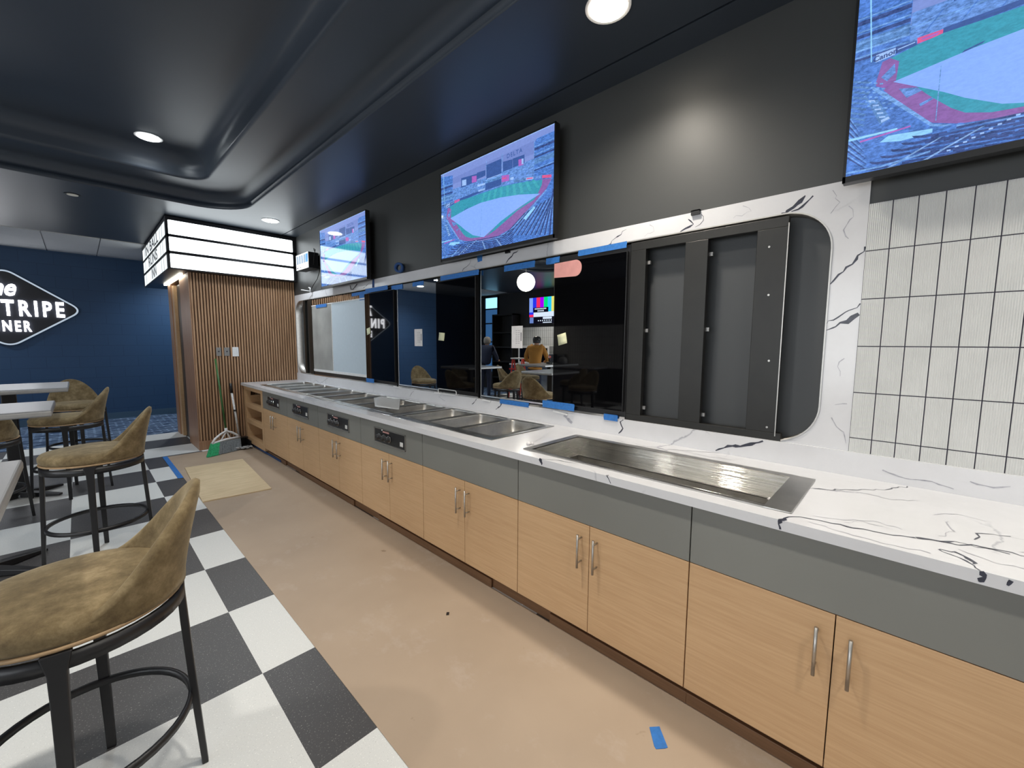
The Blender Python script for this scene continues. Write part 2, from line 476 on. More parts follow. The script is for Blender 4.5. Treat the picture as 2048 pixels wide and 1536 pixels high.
# ------------------------------------------------------------------ marble surround with the rounded opening
OY0, OY1, OZ0, OZ1, OR = .283, 6.87, 1.005, 2.098, .19
SY0, SY1, SZ0, SZ1 = .170, 6.895, .90, 2.19
def surround():
    mb = MB(); inn = rrect(OY0, OY1, OZ0, OZ1, OR, 12); n = len(inn); cy, cz = (OY0+OY1)/2, (OZ0+OZ1)/2
    out = []
    for (y, z) in inn:   # nearest projection keeps the quads tidy
        if y > OY1-OR-1e-6 and z > OZ1-OR-1e-6: a = math.atan2(z-(OZ1-OR), y-(OY1-OR))
        out.append(None)
    out = []
    per = n//4
    for q, (cy_, cz_, oy, oz) in enumerate(((OY1-OR, OZ1-OR, SY1, SZ1), (OY0+OR, OZ1-OR, SY0, SZ1), (OY0+OR, OZ0+OR, SY0, SZ0), (OY1-OR, OZ0+OR, SY1, SZ0))):
        for k in range(per):
            t = k/(per-1)
            # walk along the outer corner
            h = q % 2 == 0
            pa = (oy, cz_) if h else (cy_, oz); pb = (cy_, oz) if h else (oy, cz_)
            if t < .5: s_ = t*2; out.append((pa[0]+(oy-pa[0])*s_, pa[1]+(oz-pa[1])*s_))
            else: s_ = t*2-1; out.append((oy+(pb[0]-oy)*s_, oz+(pb[1]-oz)*s_))
    for X, flip in ((XW-.006, 0), (XW+.02, 1)):
        vs = [(X, *p) for p in inn]+[(X, *p) for p in out]
        mb.add(vs, [(k, (k+1) % n, n+(k+1) % n, n+k) for k in range(n)], 0)
    vs = [(XW-.006, *p) for p in out]+[(XW+.02, *p) for p in out]
    mb.add(vs, [(k, (k+1) % n, n+(k+1) % n, n+k) for k in range(n)], 0)
    vs = [(XW-.006, *p) for p in inn]+[(XW+.02, *p) for p in inn]
    mb.add(vs, [(k, (k+1) % n, n+(k+1) % n, n+k) for k in range(n)], 0, True)
    return mb, inn
sur = thing('quartz_surround', (XW, 3.5, .9), 'white dark-veined quartz slab framing the long rounded wall opening above the counter', 'wall cladding')
mb, inn = surround()
SLB = mb
# metal edge of the opening
mb = MB(); n = len(inn)
def off(pts, d):
    cyy, czz = (OY0+OY1)/2, (OZ0+OZ1)/2; res = []
    for i, p in enumerate(pts):
        a, b3 = pts[i-1], pts[(i+1) % len(pts)]; t = Vector((b3[0]-a[0], b3[1]-a[1])).normalized()
        nn = Vector((t.y, -t.x)); res.append((p[0]-nn.x*d, p[1]-nn.y*d))
    return res
ia = inn; ib = off(inn, .006)
for (A, B, x0, x1) in ((ia, ib, XW-.010, XW-.010),):
    mb.add([(x0, *p) for p in A]+[(x1, *p) for p in B], [(k, (k+1) % n, n+(k+1) % n, n+k) for k in range(n)], 0)
mb.add([(XW-.010, *p) for p in ib]+[(XW+.10, *p) for p in ib], [(k, (k+1) % n, n+(k+1) % n, n+k) for k in range(n)], 0, True)
mb.build('metal_edge_trim', 'brushed_nickel', sur)
SFX = XW-.0065
fn = lambda y, z: (SFX, y, z)
mb = SLB
for pts, ws in (
    ([(.40, 2.162), (.43, 2.13), (.47, 2.105), (.49, 2.10)], [.004, .022, .010, .004]),
    ([(.37, 2.15), (.41, 2.115), (.45, 2.10)], [.004, .008, .003]),
    ([(.172, 1.90), (.21, 1.83), (.24, 1.80), (.282, 1.75)], [.004, .008, .007, .003]),
    ([(.172, 1.615), (.21, 1.58), (.25, 1.56), (.283, 1.545)], [.010, .012, .005, .004]),
    ([(.172, 1.66), (.22, 1.625), (.26, 1.59), (.283, 1.575)], [.003, .004, .003, .002]),
    ([(.93, 2.16), (.90, 2.13), (.94, 2.11), (.97, 2.10)], [.003, .007, .006, .002]),
    ([(.86, 2.17), (.85, 2.14), (.89, 2.11)], [.003, .005, .002]),
    ([(1.30, 2.175), (1.36, 2.14), (1.42, 2.10)], [.002, .005, .003]),
    ([(2.20, 2.18), (2.28, 2.14), (2.33, 2.10)], [.003, .007, .003]),
    ([(2.75, 2.18), (2.80, 2.13), (2.86, 2.10)], [.003, .006, .003]),
    ([(4.5, 2.17), (4.6, 2.13), (4.68, 2.11)], [.002, .005, .003])):
    vein_strip(mb, pts, ws, fn, 1)
for pts, ws in (([(.30, 2.16), (.27, 2.10), (.30, 2.06)], [.002, .003, .002]), ([(.24, 2.08), (.22, 2.03), (.25, 1.98), (.23, 1.94)], [.003, .002, .004, .002]),
    ([(.24, 1.15), (.22, 1.11), (.19, 1.09), (.18, 1.04)], [.003, .002, .003, .002]), ([(.21, 1.42), (.23, 1.38), (.22, 1.34)], [.002, .003, .002]), ([(.19, 1.22), (.23, 1.21)], [.002, .002]),
    ([(1.15, 2.17), (1.12, 2.13), (1.18, 2.11)], [.003, .002, .002]), ([(.66, 2.17), (.62, 2.14), (.7, 2.12)], [.002, .002, .002])):
    vein_strip(mb, pts, ws, fn, 2)
mb.build('slab', ['quartz', 'vein_dark', 'vein_soft'], sur)

# backing board and dark interior of the opening
mb = MB(); mb.box(XW+.075, XW+.10, OY0-.06, OY1+.04, OZ0-.05, OZ1+.05)
tag(mb.build('backing_board', 'back_board_grey', loc=(XW+.09, 3.5, 1.0)), 'dark grey backing board lining the inside of the rounded opening', 'board')
# black steel rack at the right end
rk = thing('mounting_rack', (XW+.03, .8, 1.0), 'bare black steel mounting rack with two open bays in the right end of the opening', 'rack')
RX0, RX1 = XW-.012, XW+.022
for (y0, y1) in ((.455, .585), (.815, .935), (1.165, 1.262)):
    box('upright', 'black_rack', RX0, RX1, y0, y1, 1.045, 2.035, rk, .002)
box('top_rail', 'black_rack', RX0, RX1, .455, 1.262, 2.035, 2.082, rk, .002)
box('bottom_rail', 'black_rack', RX0, RX1, .430, 1.262, 1.000, 1.045, rk, .002)
box('edge_strip', 'brushed_nickel', RX0-.002, RX0+.004, .452, .456, 1.03, 2.05, rk)
for y in (.80, 1.15):
    for z in (1.08, 1.55, 1.95): box('bracket_tab', 'grey_plate', XW+.016, XW+.03, y, y+.018, z, z+.02, rk)
for y, z in ((.49, 1.07), (.53, 1.95), (.52, 1.72), (.5, 1.4)):
    MB().lathe([(.005, RX0-.002), (.005, RX0)], (0, y, z), 10, axis='X').build('bolt', 'brushed_nickel', rk)
# thin black posts at the far end of the opening
pf = thing('mounting_rack', (XW+.03, 6.5, 1.0), 'narrow black rack posts at the far end of the opening', 'rack')
for (y0, y1) in ((6.23, 6.36), (6.48, 6.55)):
    box('upright', 'black_rack', RX0, RX1, y0, y1, 1.02, 2.085, pf, .002)
box('top_rail', 'black_rack', RX0, RX1, 6.23, 6.55, 2.085, 2.096, pf)

# mirrored panels, each with a black display beside the mirror
GX = XW-.018   # glass face
def panel(y0, ys, y1, label, film=False, sx=GX):
    t = thing('mirror_panel', (GX, (y0+y1)/2, 1.0), label, 'mirror panel', 'mirror panels with tall black screens')
    box('back_frame', 'black_plastic', GX+.004, XW+.012, y0, y1, 1.012, 2.075, t)
    if film:
        # mirror strip above, white-filmed board below
        box('mirror', 'mirror_glass', GX, GX+.004, ys, y1, 2.000, 2.075, t)
        box('steel_side', 'brushed_board', GX-.002, GX+.004, 5.54, y1, 1.075, 1.985, t)
        o = box('white_film_board', 'grey_frame_film', GX-.002, GX+.004, ys, 5.54, 1.075, 1.985, t)
        fr = MB(); fr.box(GX-.006, GX, ys, y1, 1.985, 1.998); fr.box(GX-.005, GX, 5.532, 5.545, 1.075, 1.985); fr.box(GX-.006, GX, ys, y1, 1.068, 1.10)
        fr.build('film_edge', 'white_plastic', t)
    else:
        box('mirror', 'mirror_glass', GX, GX+.004, ys, y1, 1.030, 2.075, t)
        box('edge_strip', 'chrome', GX-.003, GX+.004, y1-.006, y1, 1.02, 2.078, t)
    box('bottom_trim', 'chrome', GX-.004, GX+.006, y0, y1, 1.008, 1.022, t)
    # dark display, standing a little proud of the mirror
    s = MB().box(sx-.022, sx-.001, y0+.008, ys, 1.055, 2.035).build('display', 'black_plastic', t, bevel=.002)
    MB().box(sx-.0235, sx-.0215, y0+.012, ys-.004, 1.060, 2.031).build('glass', 'black_glass', s)
    return t
panel(1.262, 1.822, 2.612, 'mirror panel nearest the bare rack, with the pink-patched black screen')
panel(2.645, 3.205, 3.915, 'middle mirror panel, its tall black screen under a wide blue tape strip')
panel(3.945, 4.585, 6.20, 'farthest panel, narrow black screen beside a board under pale film', film=True)
# marble lip visible below the filmed board
# labels stuck on the mirrors
def label_sheet(y0, y1, z0, z1, txt):
    t = thing('instruction_sheet', (GX, (y0+y1)/2, z0), txt, 'paper sheet', 'printed sheets on the mirrors')
    box('paper', 'paper_white', GX-.0012, GX-.0004, y0, y1, z0, z1, t)
    mb = MB()
    w = y1-y0
    for i, (a, b3) in enumerate(((.25, .42), (.48, .62))):
        for k in range(7): mb.box(GX-.0016, GX-.0012, y0+w*a, y0+w*b3, z0+.035+k*.016, z0+.035+k*.016+.006)
    mb.build('printed_lines', 'print_grey', t)
    MB().box(GX-.0016, GX-.0012, y0+w*.10, y0+w*.16, z0+.055, z0+.12).build('printed_lines', 'print_dark', t)
label_sheet(3.465, 3.60, 1.447, 1.615, 'white printed sheet on the dark blue reflection of the middle mirror')
label_sheet(2.135, 2.25, 1.442, 1.612, 'white printed sheet on the mirror that reflects the colour-bar television')
# sticky notes
def note(y, z, w, h, rot, X, txt):
    c, s = math.cos(rot), math.sin(rot); mb = MB()
    vs = []
    for j in range(4):
        for i in range(3):
            u, v_ = (i/2-.5)*w, (j/3-.5)*h; bulge = .006*(1-j/3)**2
            vs.append((X-.0006-bulge, y+u*c-v_*s, z+u*s+v_*c))
    mb.add(vs, [(j*3+i, j*3+i+1, (j+1)*3+i+1, (j+1)*3+i) for j in range(3) for i in range(2)], 0, True)
    o = mb.build('sticky_note', 'sticky_yellow', loc=(X, y, z))
    md = o.modifiers.new('s', 'SOLIDIFY'); md.thickness = .0006
    return tag(o, txt, 'sticky note', 'yellow sticky notes on the black screens')
NX = GX-.0236
note(1.742, 1.510, .075, .075, math.radians(-14), NX, 'pale yellow sticky note tilted on the nearest black screen')
note(3.118, 1.537, .085, .072, math.radians(4), NX, 'pale yellow sticky note on the left edge of the middle black screen')
note(4.50, 1.61, .085, .075, math.radians(-12), NX, 'pale yellow sticky note on the farthest black screen, beside the filmed board')
# bright reflection painted as a flat pink shape on the nearest screen
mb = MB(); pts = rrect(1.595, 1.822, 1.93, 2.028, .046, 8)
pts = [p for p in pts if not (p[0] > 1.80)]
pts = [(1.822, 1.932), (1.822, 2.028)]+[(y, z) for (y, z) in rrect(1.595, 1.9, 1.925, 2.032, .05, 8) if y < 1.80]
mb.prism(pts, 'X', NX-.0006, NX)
tag(mb.build('painted_reflection', 'pink_reflection', loc=(NX, 1.7, 1.93)), 'pink rounded painted reflection at the top left of the nearest black screen', 'film patch')

# ------------------------------------------------------------------ blue tape
def tape(pts, X, txt, mat='blue_tape'):
    mb = MB(); P = []
    n = len(pts)
    for i in range(n):
        a, b3 = Vector(pts[i]), Vector(pts[(i+1) % n]); k = max(1, int((b3-a).length/.012))
        short = (b3-a).length < .08
        for j in range(k):
            q = a.lerp(b3, j/k)
            if short: q = q+Vector((random.uniform(-.003, .003), random.uniform(-.002, .002)))
            P.append((q.x, q.y))
    mb.prism(P, 'X', X-.0012, X-.0002)
    c = sum((Vector(p) for p in pts), Vector((0, 0)))/n
    return tag(mb.build('tape_strip', mat, loc=(X, c.x, c.y)), txt, 'tape strip', 'blue masking tape on the mirror panels')
q4 = lambda y0, y1, z0, z1, s=0: [(y0, z0), (y1, z0+s), (y1, z1+s), (y0, z1)]
TX = XW-.0065
TX = GX-.0006
tape(q4(1.275, 1.625, 2.055, 2.092, -.004), TX-.023, 'long blue tape strip above the nearest black screen')
tape(q4(1.795, 1.915, 2.035, 2.078), TX, 'short blue tape strip above the nearest mirror, left of the pink patch')
tape(q4(2.02, 2.335, 2.035, 2.080), TX, 'long blue tape strip above the reflected globe lamp')
tape(q4(2.605, 3.13, 2.040, 2.082), TX-.023, 'long blue tape strip above the middle black screen')
tape(q4(3.43, 3.62, 2.035, 2.075), TX, 'blue tape strip above the dark blue part of the middle mirror')
tape(q4(3.80, 4.02, 2.030, 2.078), TX-.003, 'blue tape strip bridging the two farthest panels')
tape(q4(4.06, 4.55, 2.042, 2.088), TX-.023, 'blue tape strip above the farthest black screen')
tape(q4(4.48, 4.95, 2.035, 2.073), TX, 'blue tape strip over the slat reflection above the pale film board')
tape(q4(4.62, 4.74, 1.975, 2.040), TX-.004, 'stubby vertical tape piece hanging onto the top edge of the pale board')
tape(q4(5.68, 6.04, 1.955, 1.997), TX-.006, 'bright blue tape piece at the upper left corner of the pale film board')
tape(q4(4.405, 4.59, 1.018, 1.065), TX-.023, 'blue tape piece at the bottom left corner of the farthest black screen')
tape(q4(2.06, 2.37, .995, 1.030), TX-.006, 'blue tape strip along the bottom edge under the reflected stools')
tape(q4(1.63, 1.91, 1.018, 1.068), TX-.023, 'wide blue tape strip under the left end of the nearest black screen')
tape(q4(1.305, 1.405, .990, 1.030), TX-.012, 'small blue tape piece at the lower right corner of the nearest panel')
tape([(2.60, 2.155), (2.66, 2.150), (2.665, 2.215), (2.605, 2.215)], XW-.0068, 'crumpled tape bit hanging under the middle television', 'blue_tape')
tape([(4.41, 2.08), (4.46, 2.08), (4.45, 2.19), (4.41, 2.19)], XW-.0068, 'vertical blue tape strip hanging below the farthest television', 'dark_blue_tape')
# thin white packing slips poking out at the sill
def slip(y, z, l, ang, txt):
    mb = MB(); c, s = math.cos(ang), math.sin(ang)
    pts = [(y-l/2*c, z-l/2*s), (y+l/2*c, z+l/2*s), (y+l/2*c-.003, z+l/2*s+.012), (y-l/2*c-.003, z-l/2*s+.012)]
    mb.prism(pts, 'X', XW-.030, XW-.026)
    tag(mb.build('plastic_shim', 'white_plastic', loc=(XW-.03, y, z)), txt, 'shim', 'white plastic shims under the mirror panels')
slip(2.53, .995, .10, .06, 'white plastic shim under the gap between nearest and middle panels')
slip(1.76, .985, .13, .10, 'white plastic shim poking out under the wide blue tape strip')
slip(3.93, 1.0, .16, .05, 'white plastic shim under the gap between middle and farthest panels')
slip(3.22, 1.0, .09, .0, 'white plastic shim under the left end of the middle screen')
# white bracket loop leaning at the foot of the middle mirror
mb = MB(); lp = [(XW-.035, y, z) for (y, z) in rrect(2.92, 3.19, 1.008, 1.052, .018, 4)]
mb.tube(lp, .004, 6, closed=True)
tag(mb.build('wire_bracket', 'white_plastic', loc=(XW-.035, 3.05, 1.0)), 'flat white wire bracket standing at the foot of the middle screen', 'bracket')

# ------------------------------------------------------------------ tile wall at the right
tw = thing('tiled_wall_panel', (XW, -1.2, 1.0), 'white ribbed vertical tiles with dark grout at the right of the opening', 'tile wall')
mb = MB(); mb.box(XW-.004, XW+.14, YB, .170, .90, 2.073); mb.build('grout_bed', 'grout_dark', tw)
mb = MB(); tp, th = .0757, .2018
z0r = 1.0045+.0655-th
k = 0
y = .1685
while y > YB:
    yy0, yy1 = y-tp+.0035, y
    for r in range(0, 7):
        a, b3 = max(1.002, z0r+r*th+.002), min(2.071, z0r+(r+1)*th-.002)
        if b3-a < .01: continue
        # ribbed face: fluted cross-section
        ribs = 11; pts = []
        for i in range(ribs*2+1):
            t = i/(ribs*2); pts.append((XW-.0105 if i % 2 else XW-.0085, yy0+t*(yy1-yy0)))
        sect = [(XW-.004, yy0)]+[(px, py) for (px, py) in pts]+[(XW-.004, yy1)]
        mb.prism(sect, 'Z', a, b3)
    y -= tp
mb.build('ribbed_tiles', 'tile_white', tw)
struct(MB().box(XW-.002, XW+.14, YB, .170, 2.073, 2.19), 'wall_right', 'wall_paint')
struct(MB().box(XW+.02, XW+.14, YB, 6.9, 0, .90), 'wall_right', 'wall_paint')

# ------------------------------------------------------------------ counter
CZ = .900; CF = 1.573; CB = 2.340; CT = .036
Ya, Yb = -1.262, 6.878
HW = [(1.765+1.144*k, 1.765+1.144*(k+1)-.012) for k in range(4)]   # hot wells
HX0, HX1 = 1.672, 2.275
CW = (1.653, 2.153, .255, 1.497)
wt = thing('worktop', (1.95, 3.2, CZ-CT), 'long white dark-veined quartz worktop running along the serving counter', 'worktop')
mb = MB()
# slab pieces around the cut-outs
def cut(y0, y1, x0, x1):  # slab around one hole
    mb.box(CF, x0, y0, y1, CZ-CT, CZ); mb.box(x1, CB, y0, y1, CZ-CT, CZ)
holes = [(HW[k][0]+.02, HW[k][1]-.02, HX0+.02, HX1-.02) for k in range(4)]+[(CW[2]+.02, CW[3]-.02, CW[0]+.02, CW[1]-.02)]
holes.sort()
yy = Ya
for (a, b3, x0, x1) in holes:
    mb.box(CF, CB, yy, a, CZ-CT, CZ); cut(a, b3, x0, x1); yy = b3
mb.box(CF, CB, yy, Yb, CZ-CT, CZ)
TOPM = mb
BSM = MB().box(CB-.003, XW-.007, Ya, Yb, CZ-.01, 1.0075)
# veins on the top and front edge
fz = lambda x, y: (x, y, CZ+.0006)
fe = lambda y, z: (CF-.0006, y, z)
for pts, ws in (([(CF, .272), (1.60, .262), (1.645, .23), (1.66, .15), (1.665, .09), (1.68, .03), (1.70, -.02), (1.71, -.05)], [.010, .006, .007, .007, .006, .005, .006, .012]),
    ([(1.71, -.05), (1.725, -.08), (1.745, -.12), (1.76, -.16), (1.76, -.24)], [.012, .006, .005, .004, .003]),
    ([(1.725, -.10), (1.735, -.14), (1.765, -.17), (1.775, -.22), (1.775, -.30)], [.003, .009, .006, .004, .003]),
    ([(1.66, -.10), (1.67, -.13), (1.64, -.155), (1.61, -.16)], [.004, .007, .008, .003]),
    ([(1.66, -.10), (1.64, -.12), (1.60, -.16), (CF, -.17)], [.003, .004, .004, .007]),
    ([(2.02, .245), (2.04, .20), (2.10, .15), (2.15, .10), (2.20, .04), (2.28, .0), (2.33, -.03)], [.004, .005, .004, .004, .003, .003, .004]),
    ([(CF, 1.31), (1.60, 1.25), (1.64, 1.12)], [.006, .003, .002]),
    ([(CF, .93), (1.585, .925)], [.006, .003]),
    ([(2.335, .70), (2.29, .80), (2.20, .95), (2.18, 1.10)], [.004, .004, .003, .002]),
    ([(1.82, -.18), (1.90, -.20), (1.93, -.26)], [.003, .004, .003])):
    vein_strip(TOPM, pts, ws, fz, 1)
for pts, ws in (([(.272, CZ), (.276, .885), (.270, .868)], [.009, .006, .004]), ([(1.312, CZ), (1.300, .885), (1.296, .870)], [.012, .010, .004]), ([(.925, CZ), (.905, .87)], [.003, .004]),
    ([(-.172, CZ), (-.178, .885), (-.170, .87)], [.006, .012, .005]), ([(-.222, .895), (-.217, .88)], [.008, .004]), ([(-.30, CZ), (-.305, .88), (-.300, .866)], [.01, .02, .006]), ([(-.33, .892), (-.305, .886)], [.006, .012])):
    vein_strip(TOPM, pts, ws, fe, 1, jit=.002)
fb = lambda y, z: (CB-.0036, y, z)
for pts, ws in (([(.72, .91), (.66, .945), (.60, .955), (.55, .975), (.50, 1.0)], [.005, .008, .012, .010, .007]), ([(1.30, .915), (1.27, .95), (1.29, .99), (1.27, 1.005)], [.005, .006, .005, .003]),
    ([(2.42, .94), (2.37, .97), (2.35, 1.005)], [.004, .008, .006]), ([(2.72, .95), (2.68, .98), (2.66, 1.0)], [.004, .005, .006]), ([(3.7, .93), (3.66, .97), (3.62, .99)], [.003, .003, .003])):
    vein_strip(BSM, pts, ws, fb, 1, jit=.003)
for pts, ws in (([(2.05, .18), (2.10, .12), (2.08, .02), (2.14, -.06)], [.003, .004, .003, .002]), ([(1.70, .12), (1.78, .05), (1.76, -.02)], [.002, .002, .002]), ([(2.0, -.1), (2.06, -.16), (2.04, -.22)], [.004, .003, .002]),
    ([(1.78, -.10), (1.86, -.14), (1.95, -.13)], [.003, .002, .003]), ([(1.75, 1.55), (1.95, 1.60), (2.12, 1.68)], [.003, .003, .002]), ([(1.70, -.14), (1.66, -.2), (1.68, -.3)], [.004, .002, .002]),
    ([(1.80, -.26), (1.84, -.33), (1.82, -.4)], [.003, .003, .002]), ([(2.24, .6), (2.22, .75), (2.25, .9)], [.002, .003, .002]), ([(1.62, .2), (1.605, .10), (1.60, .0), (1.61, -.08)], [.002, .003, .002, .003]),
    ([(1.69, .2), (1.72, .12), (1.75, .10), (1.74, .0)], [.002, .002, .003, .002])):
    vein_strip(TOPM, pts, ws, fz, 2)
for pts, ws in (([(.05, .95), (-.02, .93), (-.10, .935), (-.16, .92)], [.004, .003, .005, .003]), ([(-.2, .96), (-.26, .95), (-.3, .965)], [.003, .004, .003]), ([(3.1, .94), (3.2, .97), (3.16, .99)], [.003, .003, .003]), ([(1.66, .93), (1.72, .97), (1.70, .995)], [.014, .02, .01])):
    vein_strip(BSM, pts, ws, fb, 2, jit=.003)
TOPM.build('slab', ['quartz', 'vein_dark', 'vein_soft'], wt)
BSM.build('backsplash', ['quartz', 'vein_dark', 'vein_soft'], wt)

# ------------------------------------------------------------------ base cabinets
DX = 1.603
def handle_mb(yc, z0=.432, z1=.572):
    mb = MB(); r = .0055; X = DX-.036
    mb.tube([(X, yc, z0-.012), (X, yc, z1+.012)], r, 10)
    for z in (z0+.012, z1-.012): mb.tube([(X, yc, z), (DX, yc, z)], .004, 8)
    return mb
def ctrl_panel(parent, y0, y1, k):
    z0, z1 = .688, .808
    cp = box('control_panel', 'steel_grey', DX-.003, DX+.002, y0, y1, z0, z1, parent, .001)
    fr = MB(); t = .008
    for b4 in ((y0, y1, z0, z0+t), (y0, y1, z1-t*.5, z1), (y0, y0+t*.7, z0, z1), (y1-t*.7, y1, z0, z1)): fr.box(DX-.007, DX-.002, *b4)
    fr.build('bezel', 'brushed_nickel', cp)
    box('recess', 'black_plastic', DX-.0042, DX-.0032, y0+.012, y1-.012, z0+.012, z1-.006, cp)
    w = y1-y0
    for i, f in enumerate((.80, .64, .49)):
        yk = y0+w*f
        kb = MB().lathe([(.026, DX-.008), (.026, DX-.014), (.021, DX-.016), (.019, DX-.038), (.015, DX-.040)], (0, yk, .744), 20, axis='X').build('knob', 'black_plastic', cp)
        MB().lathe([(.0275, DX-.009), (.0275, DX-.0125)], (0, yk, .744), 20, axis='X').build('knob_ring', 'chrome', kb)
    MB().box(DX-.006, DX-.004, y0+w*.07, y0+w*.16, .716, .748).build('label_plate', 'off_white', cp)
    MB().box(DX-.006, DX-.004, y0+w*.50, y0+w*.70, .782, .795).build('name_strip', 'red_label', cp)
    MB().lathe([(.005, DX-.010), (.005, DX-.004)], (0, y0+w*.72, .800), 8, axis='X').build('indicator_light', 'white_plastic', cp)
BY = [-1.26, -.345, .567, 1.485, 2.390, 3.300, 4.200, 5.085, 5.990]
names = ['base cabinet at the near right, beyond the frame edge', 'base cabinet with two handles close together at the lower right, under the bare worktop', 'oak base cabinet below the cold well, second from the right', 'oak base cabinet with a plain grey apron between the cold well and the control panels',
         'oak base cabinet under the nearest knob control panel, largest of the four with knobs', 'oak base cabinet under the second nearest control panel', 'oak base cabinet under the third control panel from the viewer', 'oak base cabinet under the farthest control panel, beside the open shelves']
for i in range(0, 8):
    y0, y1 = BY[i], BY[i+1]; g = .0022
    cab = thing('base_cabinet', (1.95, (y0+y1)/2, 0), '', 'cabinet', 'oak base cabinets of the serving counter')
    body = MB(); body.box(DX+.019, 2.30, y0+.001, y1-.001, .098, .112); body.box(DX+.019, 2.30, y0+.001, y0+.018, .112, .66); body.box(DX+.019, 2.30, y1-.018, y1-.001, .112, .66)
    body.box(2.28, 2.30, y0+.018, y1-.018, .112, .66); body.box(DX+.019, DX+.03, y0+.001, y1-.001, .60, CZ-CT-.002)
    body.build('body', 'oak_inside', cab)
    box('apron', 'apron_grey', DX, DX+.018, y0+g, y1-g, .630, CZ-CT-.003, cab, .0008)
    ym = (y0+y1)/2
    for (a, b3, hy) in ((y0+g, ym-g*.7, ym-.043), (ym+g*.7, y1-g, ym+.043)):
        d = box('door', 'oak_laminate', DX, DX+.018, a, b3, .098, .627, cab, .0008)
        handle_mb(hy).build('handle', 'brushed_nickel', d)
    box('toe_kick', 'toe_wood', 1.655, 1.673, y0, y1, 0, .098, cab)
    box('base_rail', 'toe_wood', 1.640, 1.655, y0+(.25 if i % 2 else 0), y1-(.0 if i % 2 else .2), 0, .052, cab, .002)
    lab = {1: 'oak base cabinet at the near right end, two large doors under bare worktop', 2: 'oak base cabinet below the near half of the cold well with a plain grey apron',
           3: 'oak base cabinet below the gap between the cold well and the warming wells', 4: 'oak base cabinet with the plain-fronted apron next to the nearest knob panel'}
    cab['i'] = i
CABS = [o for o in bpy.data.objects if o.name.startswith('base_cabinet')]
labs = {0: 'oak base cabinet closing the right end of the counter, outside the picture', 1: 'oak two-door base cabinet nearest the viewer, cut off by the right picture edge', 2: 'oak base cabinet below the near half of the long cold well, plain grey apron',
        3: 'oak base cabinet with plain apron below the gap between cold well and warming wells', 4: 'oak base cabinet with the largest-looking knob panel, nearest the viewer',
        5: 'oak base cabinet carrying the second nearest knob panel', 6: 'oak base cabinet carrying the third knob panel from the viewer', 7: 'oak base cabinet with the farthest knob panel, next to the open shelf unit'}
CP = {4: (2.60, 3.055), 5: (3.512, 3.96), 6: (4.44, 4.88), 7: (5.33, 5.775)}
for o in CABS:
    i = o['i']; o['label'] = labs[i]; del o['i']
    if i in CP:
        a = [c for c in o.children if c.name.startswith('apron')][0]
        ctrl_panel(a, *CP[i], i)
# grey filler over the far open shelf unit & shelf unit
sh = thing('open_shelf_unit', (1.95, 6.4, 0), 'small open oak shelf unit with three cubbies at the far end of the counter', 'shelf unit')
y0, y1 = 5.993, Yb-.004
mb = MB(); mb.box(DX, 1.665, y0, y0+.075, .055, .862); mb.box(1.665, 2.10, y0, y0+.075, .055, .72); mb.box(DX, 1.665, y1-.10, y1, .055, .862); mb.box(1.665, 2.10, y1-.10, y1, .055, .72); mb.box(2.0, 2.02, y0+.075, y1-.10, .055, .72)
mb.build('side_panel', 'oak_laminate', sh)
for (a, b3) in ((.055, .135), (.335, .395), (.560, .620), (.805, .862)):
    box('shelf', 'oak_laminate', DX+.001, 1.664 if a > .7 else 2.0, y0+.075, y1-.10, a, b3, sh, .001)
box('toe_kick', 'toe_wood', 1.655, 1.67, y0, y1, 0, .055, sh)

# ------------------------------------------------------------------ food wells
names_hw = ['group of three stainless warming wells nearest the cold well, reflecting blue light', 'second nearest group of three warming wells, clear plastic sheet lying on it', 'third group of three warming wells from the viewer', 'farthest group of three warming wells, beside the slatted partition']
for k, (a, b3) in enumerate(HW):
    t = thing('warming_well', ((HX0+HX1)/2, (a+b3)/2, CZ), names_hw[k], 'food warmer', 'drop-in stainless warming wells')
    w = (b3-a); mb = MB(); z = CZ+.0055
    # top flange with three rectangular openings
    op = []
    for j in range(3):
        p0 = a+.045+j*(w-.05)/3; op.append((p0, p0+(w-.05)/3-.045))
    ox0, ox1 = HX0+.05, HX1-.045
    yy = a
    for (p, q) in op:
        mb.box(HX0, HX1, yy, p, CZ+.0005, z); mb.box(HX0, ox0, p, q, CZ+.0005, z); mb.box(ox1, HX1, p, q, CZ+.0005, z); yy = q
    mb.box(HX0, HX1, yy, b3, CZ+.0005, z)
    mb.build('rim', 'rim_steel', t, bevel=.0025)
    for (p, q) in op:
        mb = MB(); d = .16; s = .012; r = .028
        top = rrect(ox0-.001, ox1+.001, p-.001, q+.001, r, 5); mid = rrect(ox0+.004, ox1-.004, p+.004, q-.004, r, 5); bot = rrect(ox0+s, ox1-s, p+s, q-s, r, 5)
        n = len(top); vs = [(x, y, CZ+.012) for x, y in top]+[(x, y, CZ-.002) for x, y in mid]+[(x, y, CZ-d) for x, y in bot]
        o2 = off(top, -.012)
        mb.add([(x, y, z+.001) for x, y in o2]+[(x, y, CZ+.012) for x, y in top], [(i, (i+1) % n, n+(i+1) % n, n+i) for i in range(n)], 0, True)
        mb.add(vs, [(r_*n+i, r_*n+(i+1) % n, (r_+1)*n+(i+1) % n, (r_+1)*n+i) for r_ in range(2) for i in range(n)], 0, True)
        mb.add(vs, [list(range(2*n, 3*n))], 0)
        mb.build('pan', 'stainless_worn', t)
